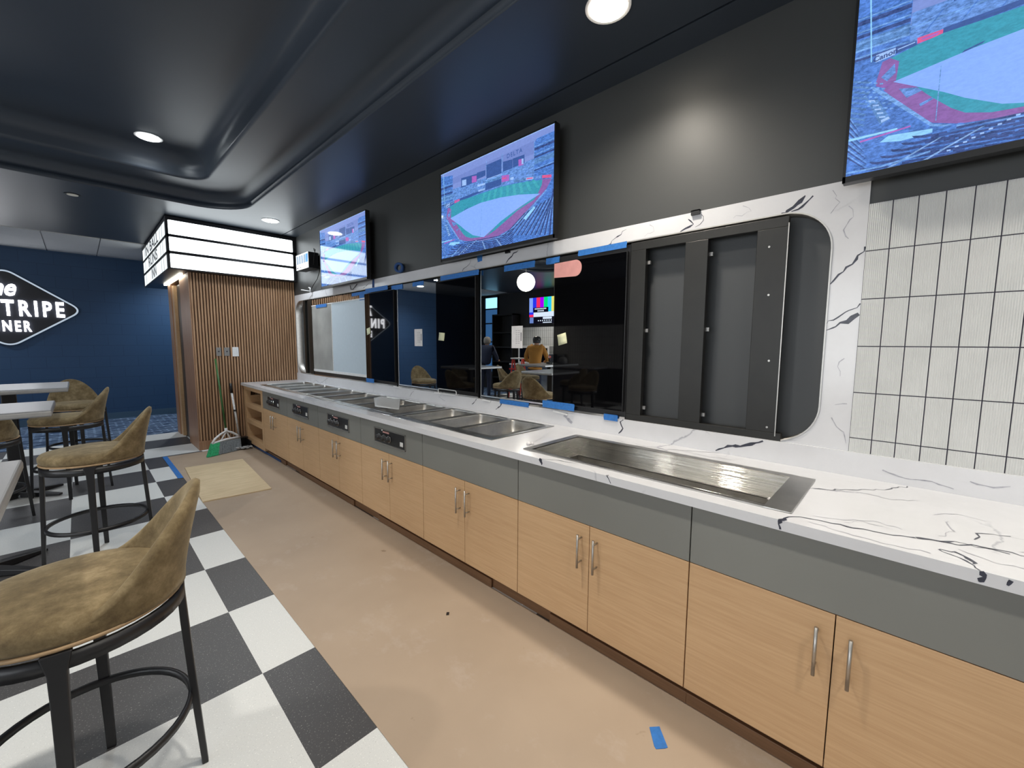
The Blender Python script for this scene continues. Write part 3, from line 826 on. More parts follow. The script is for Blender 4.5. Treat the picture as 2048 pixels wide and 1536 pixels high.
# cold well
t = thing('cold_well', (1.9, .876, CZ), 'long rectangular stainless cold well sunk into the near worktop', 'cold well')
x0, x1, y0, y1 = CW; z = CZ+.006
mb = MB(); ix0, ix1, iy0, iy1 = x0+.022, x1-.045, y0+.085, y1-.045
mb.box(x0, x1, y0, iy0, CZ+.0005, z); mb.box(x0, x1, iy1, y1, CZ+.0005, z); mb.box(x0, ix0, iy0, iy1, CZ+.0005, z); mb.box(ix1, x1, iy0, iy1, CZ+.0005, z)
mb.build('rim', 'stainless_worn', t, bevel=.002)
mb = MB()
zz = CZ-.105; lx0, lx1, ly0, ly1 = ix0, ix1-.002, iy0, iy1
for (qa, qb) in (((ix0, iy0), (ix0, iy1)), ((ix0, iy1), (ix1, iy1)), ((ix1, iy1), (ix1, iy0)), ((ix1, iy0), (ix0, iy0))):
    mb.add([(*qa, z), (*qb, z), (*qb, zz), (*qa, zz)], [(0, 1, 2, 3)])
mb.build('wall_liner', 'stainless', t, fixn=False)
mb = MB(); e = .018
mb.box(ix0, ix0+e, iy0, iy1, zz-.003, zz); mb.box(ix1-e, ix1, iy0, iy1, zz-.003, zz); mb.box(ix0+e, ix1-e, iy0, iy0+e, zz-.003, zz); mb.box(ix0+e, ix1-e, iy1-e, iy1, zz-.003, zz)
mb.build('inner_ledge', 'rim_steel', t)
mb = MB(); zb = zz-.09
for (qa, qb) in (((ix0+e, iy0+e), (ix0+e, iy1-e)), ((ix0+e, iy1-e), (ix1-e, iy1-e)), ((ix1-e, iy1-e), (ix1-e, iy0+e)), ((ix1-e, iy0+e), (ix0+e, iy0+e))):
    mb.add([(*qa, zz), (*qb, zz), (*qb, zb), (*qa, zb)], [(0, 1, 2, 3)])
mb.add([(ix0+e, iy0+e, zb), (ix1-e, iy0+e, zb), (ix1-e, iy1-e, zb), (ix0+e, iy1-e, zb)], [(0, 1, 2, 3)])
mb.build('basin_floor', 'stainless_worn', t, fixn=False)
# bits left in / on the counter
mb = MB(); mb.lathe([(.004, 0), (.014, .003), (.013, .012), (.006, .018)], (1.748, 1.540, CZ+.0005), 9); mb.lathe([(.003, 0), (.009, .002), (.008, .013), (.004, .016)], (1.765, 1.526, CZ+.0005), 7)
tag(mb.build('paper_wad', 'paper_white', loc=(1.748, 1.54, CZ)), 'small white paper wad on the worktop between the wells', 'paper scrap')
mb = MB(); mb.lathe([(.004, 0), (.014, .003), (.008, .012), (.003, .014)], (2.07, .40, zz), 7)
tag(mb.build('paper_wad', 'paper_white', loc=(2.07, .40, zz)), 'white scrap lying on the ledge inside the cold well', 'paper scrap')
# clear plastic sheet on the second group
mb = MB(); nx, ny = 8, 8; vs = []
c4 = [Vector(q) for q in ((1.79, 3.40), (1.84, 3.08), (2.17, 3.61), (2.06, 3.93))]
for j in range(ny+1):
    for i in range(nx+1):
        u, v_ = i/nx, j/ny; q = (c4[0]*(1-u)+c4[1]*u)*(1-v_)+(c4[3]*(1-u)+c4[2]*u)*v_
        vs.append((q.x, q.y, CZ+.016+.022*v_*u+.012*math.sin(u*5)*v_+random.uniform(-.001, .001)))
mb.add(vs, [(j*(nx+1)+i, j*(nx+1)+i+1, (j+1)*(nx+1)+i+1, (j+1)*(nx+1)+i) for j in range(ny) for i in range(nx)], 0, True)
o = mb.build('plastic_sheet', 'clear_sheet', loc=(1.95, 3.15, CZ+.01)); md = o.modifiers.new('s', 'SOLIDIFY'); md.thickness = .0015
tag(o, 'crumpled clear plastic sheet lying over a warming well', 'plastic sheet')

# ------------------------------------------------------------------ floor covering, board, tape, broom
mb = MB(); mb.box(.702, 1.640, YB, 6.80, .0005, .003)
tag(mb.build('floor_paper', 'floor_paper', loc=(1.17, 2.5, 0)), 'tan protective floor covering laid along the counter', 'floor covering')
mb = MB(); mb.box(.655, .703, 5.62, 6.82, .0031, .0042)
tag(mb.build('tape_strip', 'blue_tape', loc=(.68, 6.2, .003)), 'blue tape strip edging the floor covering beside the plywood', 'tape strip')
mb = MB(); mb.prism([(.77, 6.02), (1.34, 5.97), (1.255, 4.545), (.70, 4.60)], 'Z', .0035, .014)
tag(mb.build('plywood_sheet', 'plywood', loc=(1.0, 5.3, .003)), 'pale plywood sheet lying on the tan floor covering', 'plywood sheet')
mb = MB(); mb.prism([(1.432, .625), (1.462, .598), (1.455, .592), (1.402, .540), (1.392, .545), (1.366, .568), (1.372, .578), (1.428, .622)], 'Z', .0035, .005)
tag(mb.build('tape_scrap', 'blue_tape', loc=(1.41, .58, .003)), 'torn blue tape scrap on the tan floor near the cabinets', 'tape scrap')
mb = MB(); mb.prism([(1.29, 1.72), (1.305, 1.735), (1.315, 1.725), (1.302, 1.712)], 'Z', .0035, .008)
tag(mb.build('debris_chip', 'black_plastic', loc=(1.3, 1.72, .003)), 'tiny black chip lying on the tan floor', 'debris')
# blue tape under the far toe kick
mb = MB(); mb.box(1.634, 1.640, 5.50, 6.80, .004, .03)
tag(mb.build('tape_strip', 'dark_blue_tape', loc=(1.637, 6.1, .004)), 'dark blue tape along the toe kick below the open shelves', 'tape strip')
# broom
br_ = thing('broom', (1.30, 6.55, 0), 'green-handled broom with green and grey bristles leaning on the slatted partition', 'broom')
MB().tube([(1.315, 6.62, .27), (1.285, 6.84, 1.245)], .012, 10).build('handle', 'green_handle', br_)
# white cap: arch with openings
mb = MB()
mb.tube([(1.13, 6.50, .155), (1.17, 6.53, .205), (1.24, 6.57, .25), (1.315, 6.62, .275), (1.38, 6.64, .245), (1.44, 6.66, .20), (1.47, 6.67, .165)], .014, 8)
mb.tube([(1.315, 6.62, .275), (1.24, 6.56, .165)], .010, 8); mb.tube([(1.315, 6.62, .275), (1.36, 6.64, .165)], .010, 8)
mb.tube([(1.12, 6.50, .15), (1.30, 6.59, .165), (1.48, 6.675, .158)], .016, 8)
mb.lathe([(.020, .245), (.017, .315)], (1.315, 6.625, 0), 12)
mb.build('cap', 'white_plastic', br_)
def bristles(x0, x1, y0, y1, bx0, bx1, by0, by1, mat, cnt):
    mb = MB()
    for i in range(cnt):
        t = i/(cnt-1)
        for w in range(4):
            ox, oy = random.uniform(-.012, .012), random.uniform(-.02, .02)
            p = Vector((x0+(x1-x0)*t, y0+(y1-y0)*t, .158)); q = Vector((bx0+(bx1-bx0)*t+ox, by0+(by1-by0)*t+oy, .005+random.uniform(0, .01)))
            a = .004; d = (q-p).normalized(); s = d.cross(Vector((0, 1, 0))).normalized()*a; s2 = Vector((0, a, 0))
            mb.add([p-s-s2, p+s-s2, p+s+s2, p-s+s2, q-s*1.5-s2, q+s*1.5-s2, q+s*1.5+s2, q-s*1.5+s2], [(0, 1, 5, 4), (1, 2, 6, 5), (2, 3, 7, 6), (3, 0, 4, 7), (4, 5, 6, 7)])
    return mb.build('bristles', mat, br_, fixn=False)
bristles(1.115, 1.22, 6.495, 6.54, 1.055, 1.19, 6.40, 6.45, 'green_bristle', 34)
bristles(1.22, 1.485, 6.54, 6.68, 1.19, 1.46, 6.45, 6.57, 'grey_bristle', 70)
# long-handled dustpan
dp = thing('dustpan', (1.52, 6.7, 0), 'black long-handled dustpan with a worn white handle beside the broom', 'dustpan')
MB().tube([(1.50, 6.78, .13), (1.452, 6.845, .77)], .0135, 12).build('handle', 'mottled_white', dp)
MB().tube([(1.452, 6.845, .765), (1.444, 6.852, .90)], .0165, 12).build('grip', 'black_plastic', dp)
MB().tube([(1.4745, 6.815, .505), (1.4725, 6.818, .53)], .0155, 12).build('band', 'black_plastic', dp)
mb = MB(); mb.box(1.39, 1.59, 6.56, 6.84, .004, .010); mb.box(1.38, 1.392, 6.60, 6.84, .01, .10); mb.box(1.585, 1.597, 6.60, 6.84, .01, .10); mb.box(1.38, 1.597, 6.825, 6.84, .01, .13); mb.box(1.38, 1.597, 6.74, 6.84, .12, .132)
mb.build('pan', 'black_plastic', dp, bevel=.003)
mb = MB()
for i in range(22):
    mb.lathe([(.004, .0), (.02, .008), (.012, .02)], (random.uniform(1.40, 1.58), random.uniform(6.50, 6.62), .012+random.uniform(0, .015)), 6, sx=random.uniform(.7, 1.8))
tag(mb.build('dust_pile', 'dust_lint', loc=(1.49, 6.56, .01)), 'grey fluffy dust and lint at the mouth of the dustpan', 'dust', kind='stuff')
tag(box('paper_slip', 'paper_white', 1.07, 1.16, 6.79, 6.87, .004, .006), 'white paper slip on the floor at the foot of the slatted partition', 'paper scrap')

# ------------------------------------------------------------------ slatted partition + doorway
SX0, SX1, SY = 1.055, XW-.001, 6.90
pt = thing('slatted_partition', (1.7, 7.2, 0), 'partition faced with vertical walnut slats at the far end of the counter', 'partition')
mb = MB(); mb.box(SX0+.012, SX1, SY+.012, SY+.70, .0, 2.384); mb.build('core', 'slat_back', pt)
mb = MB(); ns = 38; pitch = (SX1-SX0-.012)/ns
for i in range(ns):
    xx = SX0+.012+i*pitch+.004; mb.box(xx, xx+pitch*.60, SY-.012, SY+.014, .125, 2.384)
mb.build('slats', 'slat_wood', pt, bevel=.002)
box('corner_post', 'panel_wood', SX0, SX0+.0118, SY-.010, SY+.40, .0, 2.384, pt, .001)
box('base_board', 'panel_wood', SX0-.004, SX1, SY-.018, SY+.012, 0, .125, pt, .002)
box('side_panel', 'panel_wood', SX0+.001, SX0+.012, SY+.401, SY+.70, 0, 2.385, pt)
for (xa, xb) in ((1.309, 1.366), (1.401, 1.465)):
    p = box('outlet_plate', 'grey_plate', xa, xb, SY-.019, SY-.012, 1.283, 1.400, pt, .002)
    MB().lathe([(.010, SY-.023), (.010, SY-.019)], ((xa+xb)/2, 0, 1.345), 10, axis='Y').build('key_switch', 'print_dark', p)
box('blank_plate', 'white_plastic', 1.497, 1.573, SY-.020, SY-.012, 1.275, 1.405, pt, .002)
# doorway frame and dark door behind
dr = thing('sliding_door_frame', (1.1, 8.1, 0), 'wood-framed doorway with a dark door under the glowing box sign', 'doorway')
box('dark_door', 'black_plastic', SX0+.05, SX0+.09, 7.62, 8.36, .0, 2.33, dr)
box('door_jamb', 'panel_wood', SX0-.005, SX0+.10, 8.36, 8.62, 0, 2.36, dr, .003)
box('door_jamb', 'oak_laminate', SX0+.01, SX0+.06, 8.20, 8.36, 0, 2.33, dr, .002)
box('header', 'panel_wood', SX0, SX0+.10, 7.61, 8.62, 2.361, 2.384, dr)
box('led_strip', 'led_strip', SX0-.05, SX0-.015, 7.15, 8.62, 2.362, 2.384, dr)
struct(MB().box(SX0+.10, XW, 8.45, 8.61, 0, 2.40), 'wall_far', 'blue_block')
# marquee lightbox
mq = thing('marquee_lightbox', (1.6, 7.9, 2.4), 'glowing white box sign with three rows above the slatted partition', 'illuminated sign')
MX0, MX1, MY0, MY1, MZ0, MZ1 = .850, XW-.001, 6.76, 9.45, 2.385, 3.028
mb = MB()
mb.box(MX0+.01, MX1, MY0+.01, MY1-.005, MZ0+.001, MZ1)
mb.build('casing', 'black_metal', mq)
mb = MB(); rows = [(2.402, .172), (2.608, .172), (2.812, .172)]
fr = MB()
fr.box(MX0, MX1, MY0-.002, MY0+.012, MZ0, MZ0+.017); fr.box(MX0, MX1, MY0-.002, MY0+.012, rows[2][0]+.172, MZ1)
fr.box(MX0-.002, MX0+.012, MY0, MY1, MZ0, MZ0+.017); fr.box(MX0-.002, MX0+.012, MY0, MY1, rows[2][0]+.172, MZ1)
for r in range(2):
    za = rows[r][0]+rows[r][1]; fr.box(MX0, MX1, MY0-.003, MY0+.012, za, rows[r+1][0]); fr.box(MX0-.003, MX0+.012, MY0, MY1, za, rows[r+1][0])
fr.box(MX0-.003, MX0+.018, MY0-.003, MY0+.10, MZ0, MZ1); fr.box(MX1-.05, MX1, MY0-.003, MY0+.012, MZ0, MZ1); fr.box(MX0-.003, MX0+.012, MY1-.03, MY1, MZ0, MZ1)
fr.build('frame', 'black_metal', mq)
for (z0, h) in rows:
    pts = rrect(MX0+.018, MX1-.05, z0+.001, z0+h-.001, .01, 3)
    MB().prism(pts, 'Y', MY0+.002, MY0+.009).build('light_panel', 'lit_panel', mq)
for (z0, h), (txt, yc, wd) in zip(rows, (('INN', 8.16, .52), ('RUNS', 8.20, 1.0), ('IN BALL', 8.27, 1.5))):
    mb = MB().box(MX0+.002, MX0+.009, MY0+.10, MY1-.03, z0, z0+h)
    vs, fs = text_mesh(txt, .20, ext=.001, offset=.004)
    w0 = max(q[0] for q in vs)-min(q[0] for q in vs); k = wd/w0
    mb.add([(MX0-.0005-q[2]*.5, yc-q[0]*k, z0+h/2+q[1]) for q in vs], fs, 1)
    for y in (7.15, 7.36, 9.12): mb.box(MX0-.0005, MX0+.002, y, y+.006, z0+.005, z0+h-.005, 1)
    mb.build('letter_panel', ['lit_panel_side', 'print_grey'], mq)

# ------------------------------------------------------------------ diner wall sign
dsn = thing('diner_sign', (-.78, YF-.05, 2.02), 'dark diamond sign reading The Pinstripe Diner in lit white letters on the blue wall', 'sign')
scx, scz, hw, hh = -.78, 2.02, .86, .64
def diamond(hw, hh, r=.16, n=8):
    cor = [(hw, 0), (0, hh), (-hw, 0), (0, -hh)]; pts = []
    for i in range(4):
        p = Vector(cor[i]); a = Vector(cor[i-1]); b3 = Vector(cor[(i+1) % 4])
        d1 = (a-p).normalized(); d2 = (b3-p).normalized(); L = r if i % 2 == 0 else r*.9
        s, e = p+d1*L, p+d2*L
        for k in range(n+1):
            t = k/n; q = s*(1-t)**2+p*2*t*(1-t)+e*t*t; pts.append((q.x, q.y))
    return pts
D = diamond(hw+.035, hh+.02)
MB().prism([(scx+x, scz+z) for x, z in D], 'Y', YF-.05, YF-.002).build('sign_panel', 'sign_face', dsn)
MB().tube([(scx+x, YF-.053, scz+z) for x, z in diamond(hw+.02, hh+.008)], .012, 8, closed=True).build('outline_light', 'sign_neon', dsn)
mb = MB()
for txt, xa, xb, za, zb, sh_ in (('PINSTRIPE', -1.42, -.125, 1.885, 2.155, 0), ('DINER', -1.03, -.525, 1.630, 1.81, 0), ('The', -1.05, -.65, 2.215, 2.50, .35)):
    vs, fs = text_mesh(txt, .3, ext=.01, offset=.009 if sh_ == 0 else .007, shear=sh_, spacing=1.38 if sh_ == 0 else 1)
    mnx, mxx = min(q[0] for q in vs), max(q[0] for q in vs); mny, mxy = min(q[1] for q in vs), max(q[1] for q in vs)
    mb.add([(xa+(q[0]-mnx)/(mxx-mnx)*(xb-xa), YF-.066-q[2], za+(q[1]-mny)/(mxy-mny)*(zb-za)) for q in vs], fs)
mb.build('lit_letters', 'sign_letter', dsn)

# ------------------------------------------------------------------ televisions with the stadium picture
PICM = dict(skyA=(.20, .27, .66), skyB=(.16, .22, .58), stand=(.045, .16, .56), standl=(.10, .24, .64), navy=(.008, .03, .19), navyl=(.07, .20, .50), tarp=(.24, .42, 1.0), green=(.02, .30, .42), greenl=(.035, .38, .46), red=(.25, .09, .36),
            scoreb=(.022, .07, .30), pink=(.42, .10, .50), white=(.34, .52, .95), redad=(.70, .07, .24), rail=(.14, .32, .74), lite=(.28, .62, 1.0), aisle=(.20, .36, .70))
for k, c in PICM.items():
    c = (c[0]*.9+.025, c[1]*.92+.04, c[2]*.92+.06); PICM[k] = c
    m = emit('pic_'+k, c, 1.06, gloss=True); m.node_tree.nodes['Principled BSDF'].inputs['Specular IOR Level'].default_value = 1.0; nt = m.node_tree; b = nt.nodes['Principled BSDF']
    amp = .06 if k in ('tarp', 'skyA', 'skyB') else .13 if k in ('green', 'greenl', 'red', 'white', 'lite', 'redad', 'pink', 'scoreb') else .38
    nn = noise(nt, coords(nt, (26, 26, 60)), 2.0, 4, .7)
    nt.links.new(ramp(nt, nn, [(.36, tuple(q*(1-amp) for q in c)), (.64, tuple(min(1, q*(1+amp)+(.02 if amp > .2 else 0)) for q in c))]), b.inputs['Emission Color'])
PK = ['pic_'+k for k in PICM]; PI_ = {k: i for i, k in enumerate(PICM)}
def clip01(pts):
    for ax in (0, 1):
        for lo in (True, False):
            out = []; lim = 0 if lo else 1; ins = (lambda p: p[ax] >= 0) if lo else (lambda p: p[ax] <= 1)
            for i in range(len(pts)):
                a, b3 = pts[i-1], pts[i]
                if ins(a) != ins(b3):
                    t = (lim-a[ax])/(b3[ax]-a[ax]); out.append((a[0]+t*(b3[0]-a[0]), a[1]+t*(b3[1]-a[1])))
                if ins(b3): out.append(b3)
            pts = out
            if not pts: return pts
    return pts
def picture():
    L = []   # (points, colour, layer)
    A = lambda pts, c, l: L.append((pts, c, l))
    A([(0, 0), (1, 0), (1, 1), (0, 1)], 'stand', 0)
    A([(0, .72), (1, .72), (1, 1), (0, 1)], 'skyA', 1); A([(0, .84), (1, .80), (1, .93), (0, .90)], 'skyB', 1.2)
    A([(.13, .78), (.46, .76), (.86, .76), (.86, .60), (.72, .60), (.46, .62), (.13, .62)], 'standl', 2)
    for k in range(9): u = .15+k*.078; A([(u, .63), (u+.004, .63), (u+.05, .74), (u+.046, .74)], 'stand', 3)
    A([(.13, .70), (.86, .695), (.86, .702), (.13, .707)], 'rail', 3)
    # left and right grandstands
    A([(-.01, .975), (.13, .938), (.128, .60), (0, .60)], 'stand', 3); A([(.856, .90), (.875, .935), (1, .935), (1, .60), (.859, .615)], 'stand', 3)
    for (z, c, h) in ((.862, 'rail', .007), (.79, 'rail', .008), (.83, 'navy', .022), (.76, 'navy', .018), (.655, 'rail', .007), (.70, 'navyl', .05), (.64, 'navy', .012)):
        A([(.858, z), (1, z+.002), (1, z+.002+h), (.858, z+h)], c, 4); A([(0, z-.01), (.128, z-.02), (.128, z-.02+h), (0, z-.01+h)], c, 4)
    for z in (.72, .68): A([(.0, z), (.13, z-.01), (.13, z), (0, z+.01)], 'rail', 4.2)
    # scoreboards
    A([(.465, .89), (.598, .89), (.598, .738), (.465, .738)], 'scoreb', 4); A([(.61, .851), (.689, .838), (.69, .749), (.61, .752)], 'scoreb', 4); A([(.691, .842), (.784, .835), (.785, .757), (.692, .752)], 'scoreb', 4)
    A([(.219, .864), (.377, .841), (.377, .759), (.218, .757)], 'scoreb', 4); A([(.377, .851), (.456, .843), (.456, .784), (.377, .78)], 'scoreb', 4)
    A([(.737, .809), (.777, .801), (.777, .742), (.738, .743)], 'pink', 5); A([(.327, .835), (.373, .823), (.373, .757), (.327, .765)], 'pink', 5); A([(.762, .805), (.777, .801), (.777, .75), (.762, .75)], 'white', 5.4)
    A([(.228, .838), (.271, .829), (.271, .765), (.228, .774)], 'white', 5)
    A([(.456, .735), (.60, .73), (.60, .72), (.456, .725)], 'rail', 5); A([(.47, .745), (.598, .74), (.598, .734), (.47, .738)], 'white', 5)
    A([(.456, .723), (.597, .715), (.597, .62), (.456, .633)], 'navyl', 4.5); A([(.456, .70), (.597, .69), (.597, .625), (.456, .63)], 'scoreb', 5)
    A([(.60, .716), (.663, .70), (.663, .64), (.60, .65)], 'pink', 5); A([(.605, .69), (.64, .685), (.64, .672), (.605, .676)], 'redad', 5.5); A([(.672, .665), (.70, .66), (.70, .635), (.672, .64)], 'white', 5)
    A([(.38, .72), (.452, .71), (.452, .69), (.38, .70)], 'white', 5); A([(.39, .66), (.452, .655), (.452, .635), (.39, .64)], 'white', 5)
    for u in (.465, .6, .61, .858): A([(u-.002, .76), (u+.001, .76), (u+.001, .93), (u-.002, .93)], 'rail', 3.5)
    # outfield fence and signs
    A([(.70, .625), (.93, .575), (.93, .555), (.70, .600)], 'navyl', 5)
    A([(.797, .608), (.853, .592), (.853, .568), (.797, .583)], 'white', 6); A([(.802, .600), (.848, .588), (.848, .577), (.802, .589)], 'redad', 6.4)
    A([(.86, .590), (.912, .575), (.912, .552), (.86, .567)], 'standl', 6); A([(.917, .575), (.982, .553), (.982, .525), (.917, .548)], 'redad', 6)
    A([(.147, .642), (.202, .640), (.202, .617), (.148, .612)], 'redad', 6); A([(.155, .632), (.195, .633), (.19, .622), (.16, .622)], 'pink', 6.4)
    A([(.202, .645), (.455, .65), (.455, .63), (.27, .615), (.202, .62)], 'scoreb', 5); A([(.10, .625), (.146, .632), (.146, .608), (.10, .600)], 'scoreb', 5.5)
    A([(.104, .621), (.143, .627), (.143, .622), (.104, .616)], 'white', 6.2)
    A([(.053, .629), (.099, .632), (.099, .597), (.053, .590)], 'white', 9.6)
    # track, grass, tarp
    A([(.07, .581), (.10, .59), (.106, .507), (.106, .44), (.171, .22), (.2, .183), (.267, .143), (.374, .118), (.425, .101), (.553, .104), (.665, .148), (.748, .225), (.861, .341), (.948, .438), (.985, .515), (.91, .54), (.89, .42), (.6, .3), (.45, .2), (.3, .3), (.10, .45), (.056, .464)], 'red', 6)
    A([(.078, .428), (.11, .358), (.14, .287), (.172, .22), (.2, .183), (.25, .15), (.43, .15), (.3, .3), (.11, .46)], 'red', 6.2)
    A([(.115, .41), (.135, .35), (.17, .365), (.155, .39)], 'standl', 6.6); A([(.10, .55), (.07, .50), (.085, .47), (.104, .50)], 'standl', 6.6); A([(.165, .30), (.20, .32), (.195, .305), (.168, .285)], 'standl', 6.6)
    A([(.089, .586), (.148, .607), (.202, .62), (.281, .616), (.443, .613), (.593, .607), (.709, .59), (.818, .564), (.92, .533), (.915, .488), (.888, .419), (.898, .40), (.747, .44), (.4, .48), (.106, .45), (.108, .50), (.11, .555)], 'green', 7)
    for k in range(9):
        u = .44+k*.05; v0 = .609-.0*k-(max(0, k-3)*.009); A([(u, v0), (u+.022, v0-.004), (u+.02-.02*(4-k)*.5, .47), (u-.02*(4-k)*.5, .47)], 'greenl', 7.2)
    A([(.155, .394), (.178, .343), (.202, .296), (.236, .233), (.265, .193), (.317, .162), (.425, .143), (.30, .27)], 'green', 7)
    A([(.881, .405), (.86, .372), (.733, .316), (.660, .262), (.594, .215), (.545, .180), (.46, .138), (.594, .26)], 'green', 7)
    A([(.10, .456), (.27, .497), (.408, .516), (.593, .500), (.747, .466), (.905, .410), (.748, .342), (.594, .255), (.443, .138), (.425, .143), (.335, .190), (.261, .267), (.216, .325), (.155, .394)], 'tarp', 8)
    A([(.245, .49), (.285, .505), (.29, .515), (.25, .50)], 'scoreb', 8.4)
    A([(.405, .145), (.407, .145), (.425, .49), (.423, .49)], 'rail', 8.6); A([(.204, .19), (.206, .19), (.206, .46), (.204, .46)], 'rail', 8.6)
    # infield rail and lower seats
    A([(-.01, .56), (.05, .53), (.06, .46), (.09, .40), (.2, .175), (.26, .135), (.374, .108), (.553, .090), (.665, .135), (.748, .21), (.861, .325), (.95, .43), (1, .56), (1.02, -.02), (-.01, -.02)], 'stand', 9)
    A([(.055, .46), (.09, .40), (.2, .178), (.26, .138), (.374, .112), (.374, .104), (.26, .128), (.195, .168), (.08, .39), (.05, .45)], 'rail', 10)
    A([(.374, .112), (.553, .096), (.665, .141), (.748, .218), (.861, .334), (.95, .436), (.95, .42), (.861, .318), (.748, .20), (.665, .125), (.553, .080), (.374, .10)], 'rail', 10)
    # dugout roof
    A([(.038, .403), (.067, .387), (.102, .264), (.077, .246)], 'navyl', 10); A([(.042, .398), (.058, .39), (.062, .375), (.047, .383)], 'white', 10.3); A([(.078, .27), (.096, .278), (.1, .266), (.08, .255)], 'white', 10.3)
    for k in range(4): A([(.054+k*.006, .365-k*.024), (.07+k*.006, .358-k*.024), (.071+k*.006, .35-k*.024), (.056+k*.006, .356-k*.024)], 'white', 10.3)
    # left seating rows
    for k in range(9):
        z = .53-k*.028; A([(.0, z), (.045-.001*k, z-.035), (.045-.001*k, z-.045), (.0, z-.01)], 'navyl', 10.2)
    for k in range(7):
        z = .33-k*.034; A([(.0, z), (.03+k*.004, z-.10), (.033+k*.004, z-.108), (.0, z-.010)], 'rail', 10.2); A([(.0, z-.012), (.03+k*.004, z-.11), (.032+k*.004, z-.117), (.0, z-.022)], 'navy', 10.25)
    # corner bowl rows, dark backs
    for k in range(7):
        u0, z0 = .155-k*.024, .142-k*.022
        A([(u0, z0), (u0+.03, z0-.012), (u0+.075-.002*k, z0-.014), (u0+.078, z0-.028), (u0+.03, z0-.026), (u0+.006, z0-.014)], 'navy', 10.4)
    A([(.0, .21), (.12, .205), (.12, .195), (0, .197)], 'lite', 10.3)
    # front rows
    for k in range(9):
        z = .125-k*.02
        A([(.21-.012*k, z+.012), (.62, z-.012-.004), (.70, z+.03), (.70, z+.018), (.62, z-.024), (.21-.012*k, z+.0)], 'navy', 10.4)
    A([(.20, .15), (.25, .15), (.25, .125), (.20, .125)], 'stand', 10.5)
    for (ua, za, ub, zb) in ((.30, .105, .16, -.02), (.215, .10, .10, .0), (.425, .095, .455, -.02), (.55, .085, .60, -.01)):
        A([(ua, za), (ua+.008, za), (ub+.012, zb), (ub, zb)], 'aisle', 10.8)
    # right seating rows, running up
    for k in range(13):
        u = .62+k*.035
        A([(u, .10-.01*k), (u+.012, .10-.01*k), (min(1.0, .80+k*.03), .27+.012*k), (min(1.0, .80+k*.03)-.01, .275+.012*k)], 'navy', 10.4)
        A([(u+.014, .10-.01*k), (u+.018, .10-.01*k), (min(1.0, .80+k*.03)+.006, .27+.012*k), (min(1.0, .80+k*.03)+.002, .272+.012*k)], 'rail', 10.4)
    A([(.78, .22), (.86, .31), (.87, .29), (.80, .20)], 'lite', 10.6)
    for k in range(10):   # near rows: dark seat backs with pale steps
        z = .118-k*.014
        for q in range(14):
            u = .215-k*.010+q*.031; dz = -.0045*q+(0 if q < 9 else (q-9)*.010)
            if u < .65: A([(u, z+dz), (u+.024, z+dz-.004), (u+.024, z+dz-.012), (u, z+dz-.009)], 'navy' if (q+k) % 5 else 'scoreb', 10.55)
    for k in range(6):
        for q in range(5): A([(.012+.014*q+.006*k, .52-.030*k-.012*q), (.020+.014*q+.006*k, .516-.030*k-.012*q), (.020+.014*q+.006*k, .508-.030*k-.012*q), (.012+.014*q+.006*k, .512-.030*k-.012*q)], 'rail', 10.45)
    for k in range(9):
        A([(.235+k*.004+k*.012, .02+k*.012), (.243+k*.016, .02+k*.012), (.243+k*.016, .028+k*.012), (.235+k*.016, .028+k*.012)], 'white', 10.9)
    A([(.10, .175), (.20, .155), (.20, .135), (.13, .13), (.08, .15)], 'lite', 10.35); A([(.03, .185), (.15, .20), (.15, .192), (.03, .175)], 'pink', 10.4)
    # foul pole, walkway
    A([(.024, 1), (.028, 1), (.044, .60), (.041, .60)], 'lite', 8)
    A([(0, .025), (.09, .022), (.20, .045), (.2, .035), (.09, .012), (0, .015)], 'rail', 11)
    A([(0, 1), (1, 1), (1, .993), (0, .993)], 'white', 11)
    return L
PICT = picture()
def television(y0, z0, label, w=1.245, h=.735, X=2.24):
    t = thing('television', (X, y0+w/2, z0), label, 'television', 'wall televisions showing the ballpark')
    MB().box(X+.002, X+.045, y0, y0+w, z0, z0+h).build('body', 'black_plastic', t, bevel=.004)
    MB().box(X+.045, XW-.004, y0+.10, y0+w-.10, z0+.08, z0+h-.10).build('wall_mount', 'black_plastic', t)
    b_ = .010; mb = MB()
    mb.box(X-.003, X+.004, y0, y0+b_, z0, z0+h); mb.box(X-.003, X+.004, y0+w-b_, y0+w, z0, z0+h); mb.box(X-.003, X+.004, y0, y0+w, z0, z0+.024); mb.box(X-.003, X+.004, y0, y0+w, z0+h-b_, z0+h)
    mb.build('bezel', 'black_plastic', t)
    ya, yb, za, zb = y0+b_, y0+w-b_, z0+.024, z0+h-b_
    mb = MB()
    for pts, c, l in PICT:
        p = clip01(pts)
        if len(p) < 3: continue
        mb.poly([(X+.001-l*.00012, yb-u*(yb-ya), za+v_*(zb-za)) for u, v_ in p], PI_[c])
    FT = lambda u0, v0, sl=0: (lambda a, b4, d: (X+.001-11.5*.00012, yb-(u0*(yb-ya)+a), za+v0*(zb-za)+b4+sl*a))
    add_text(mb, 'Canon', .0265, FT(.0755, .6105, .09), PI_['navy'], ext=0, offset=.0007)
    add_text(mb, 'DELTA', .042, FT(.705, .885, -.0), PI_['scoreb'], ext=0, offset=.0006, spacing=1.3)
    mb.build('picture', PK, t, fixn=False)
    return t
television(1.765, 2.180, 'middle wall television showing the ballpark, above the middle mirror')
television(4.345, 2.172, 'farthest wall television, glowing box sign reflected in its picture')
television(-.990, 2.145, 'nearest wall television, cropped by the upper right picture corner')
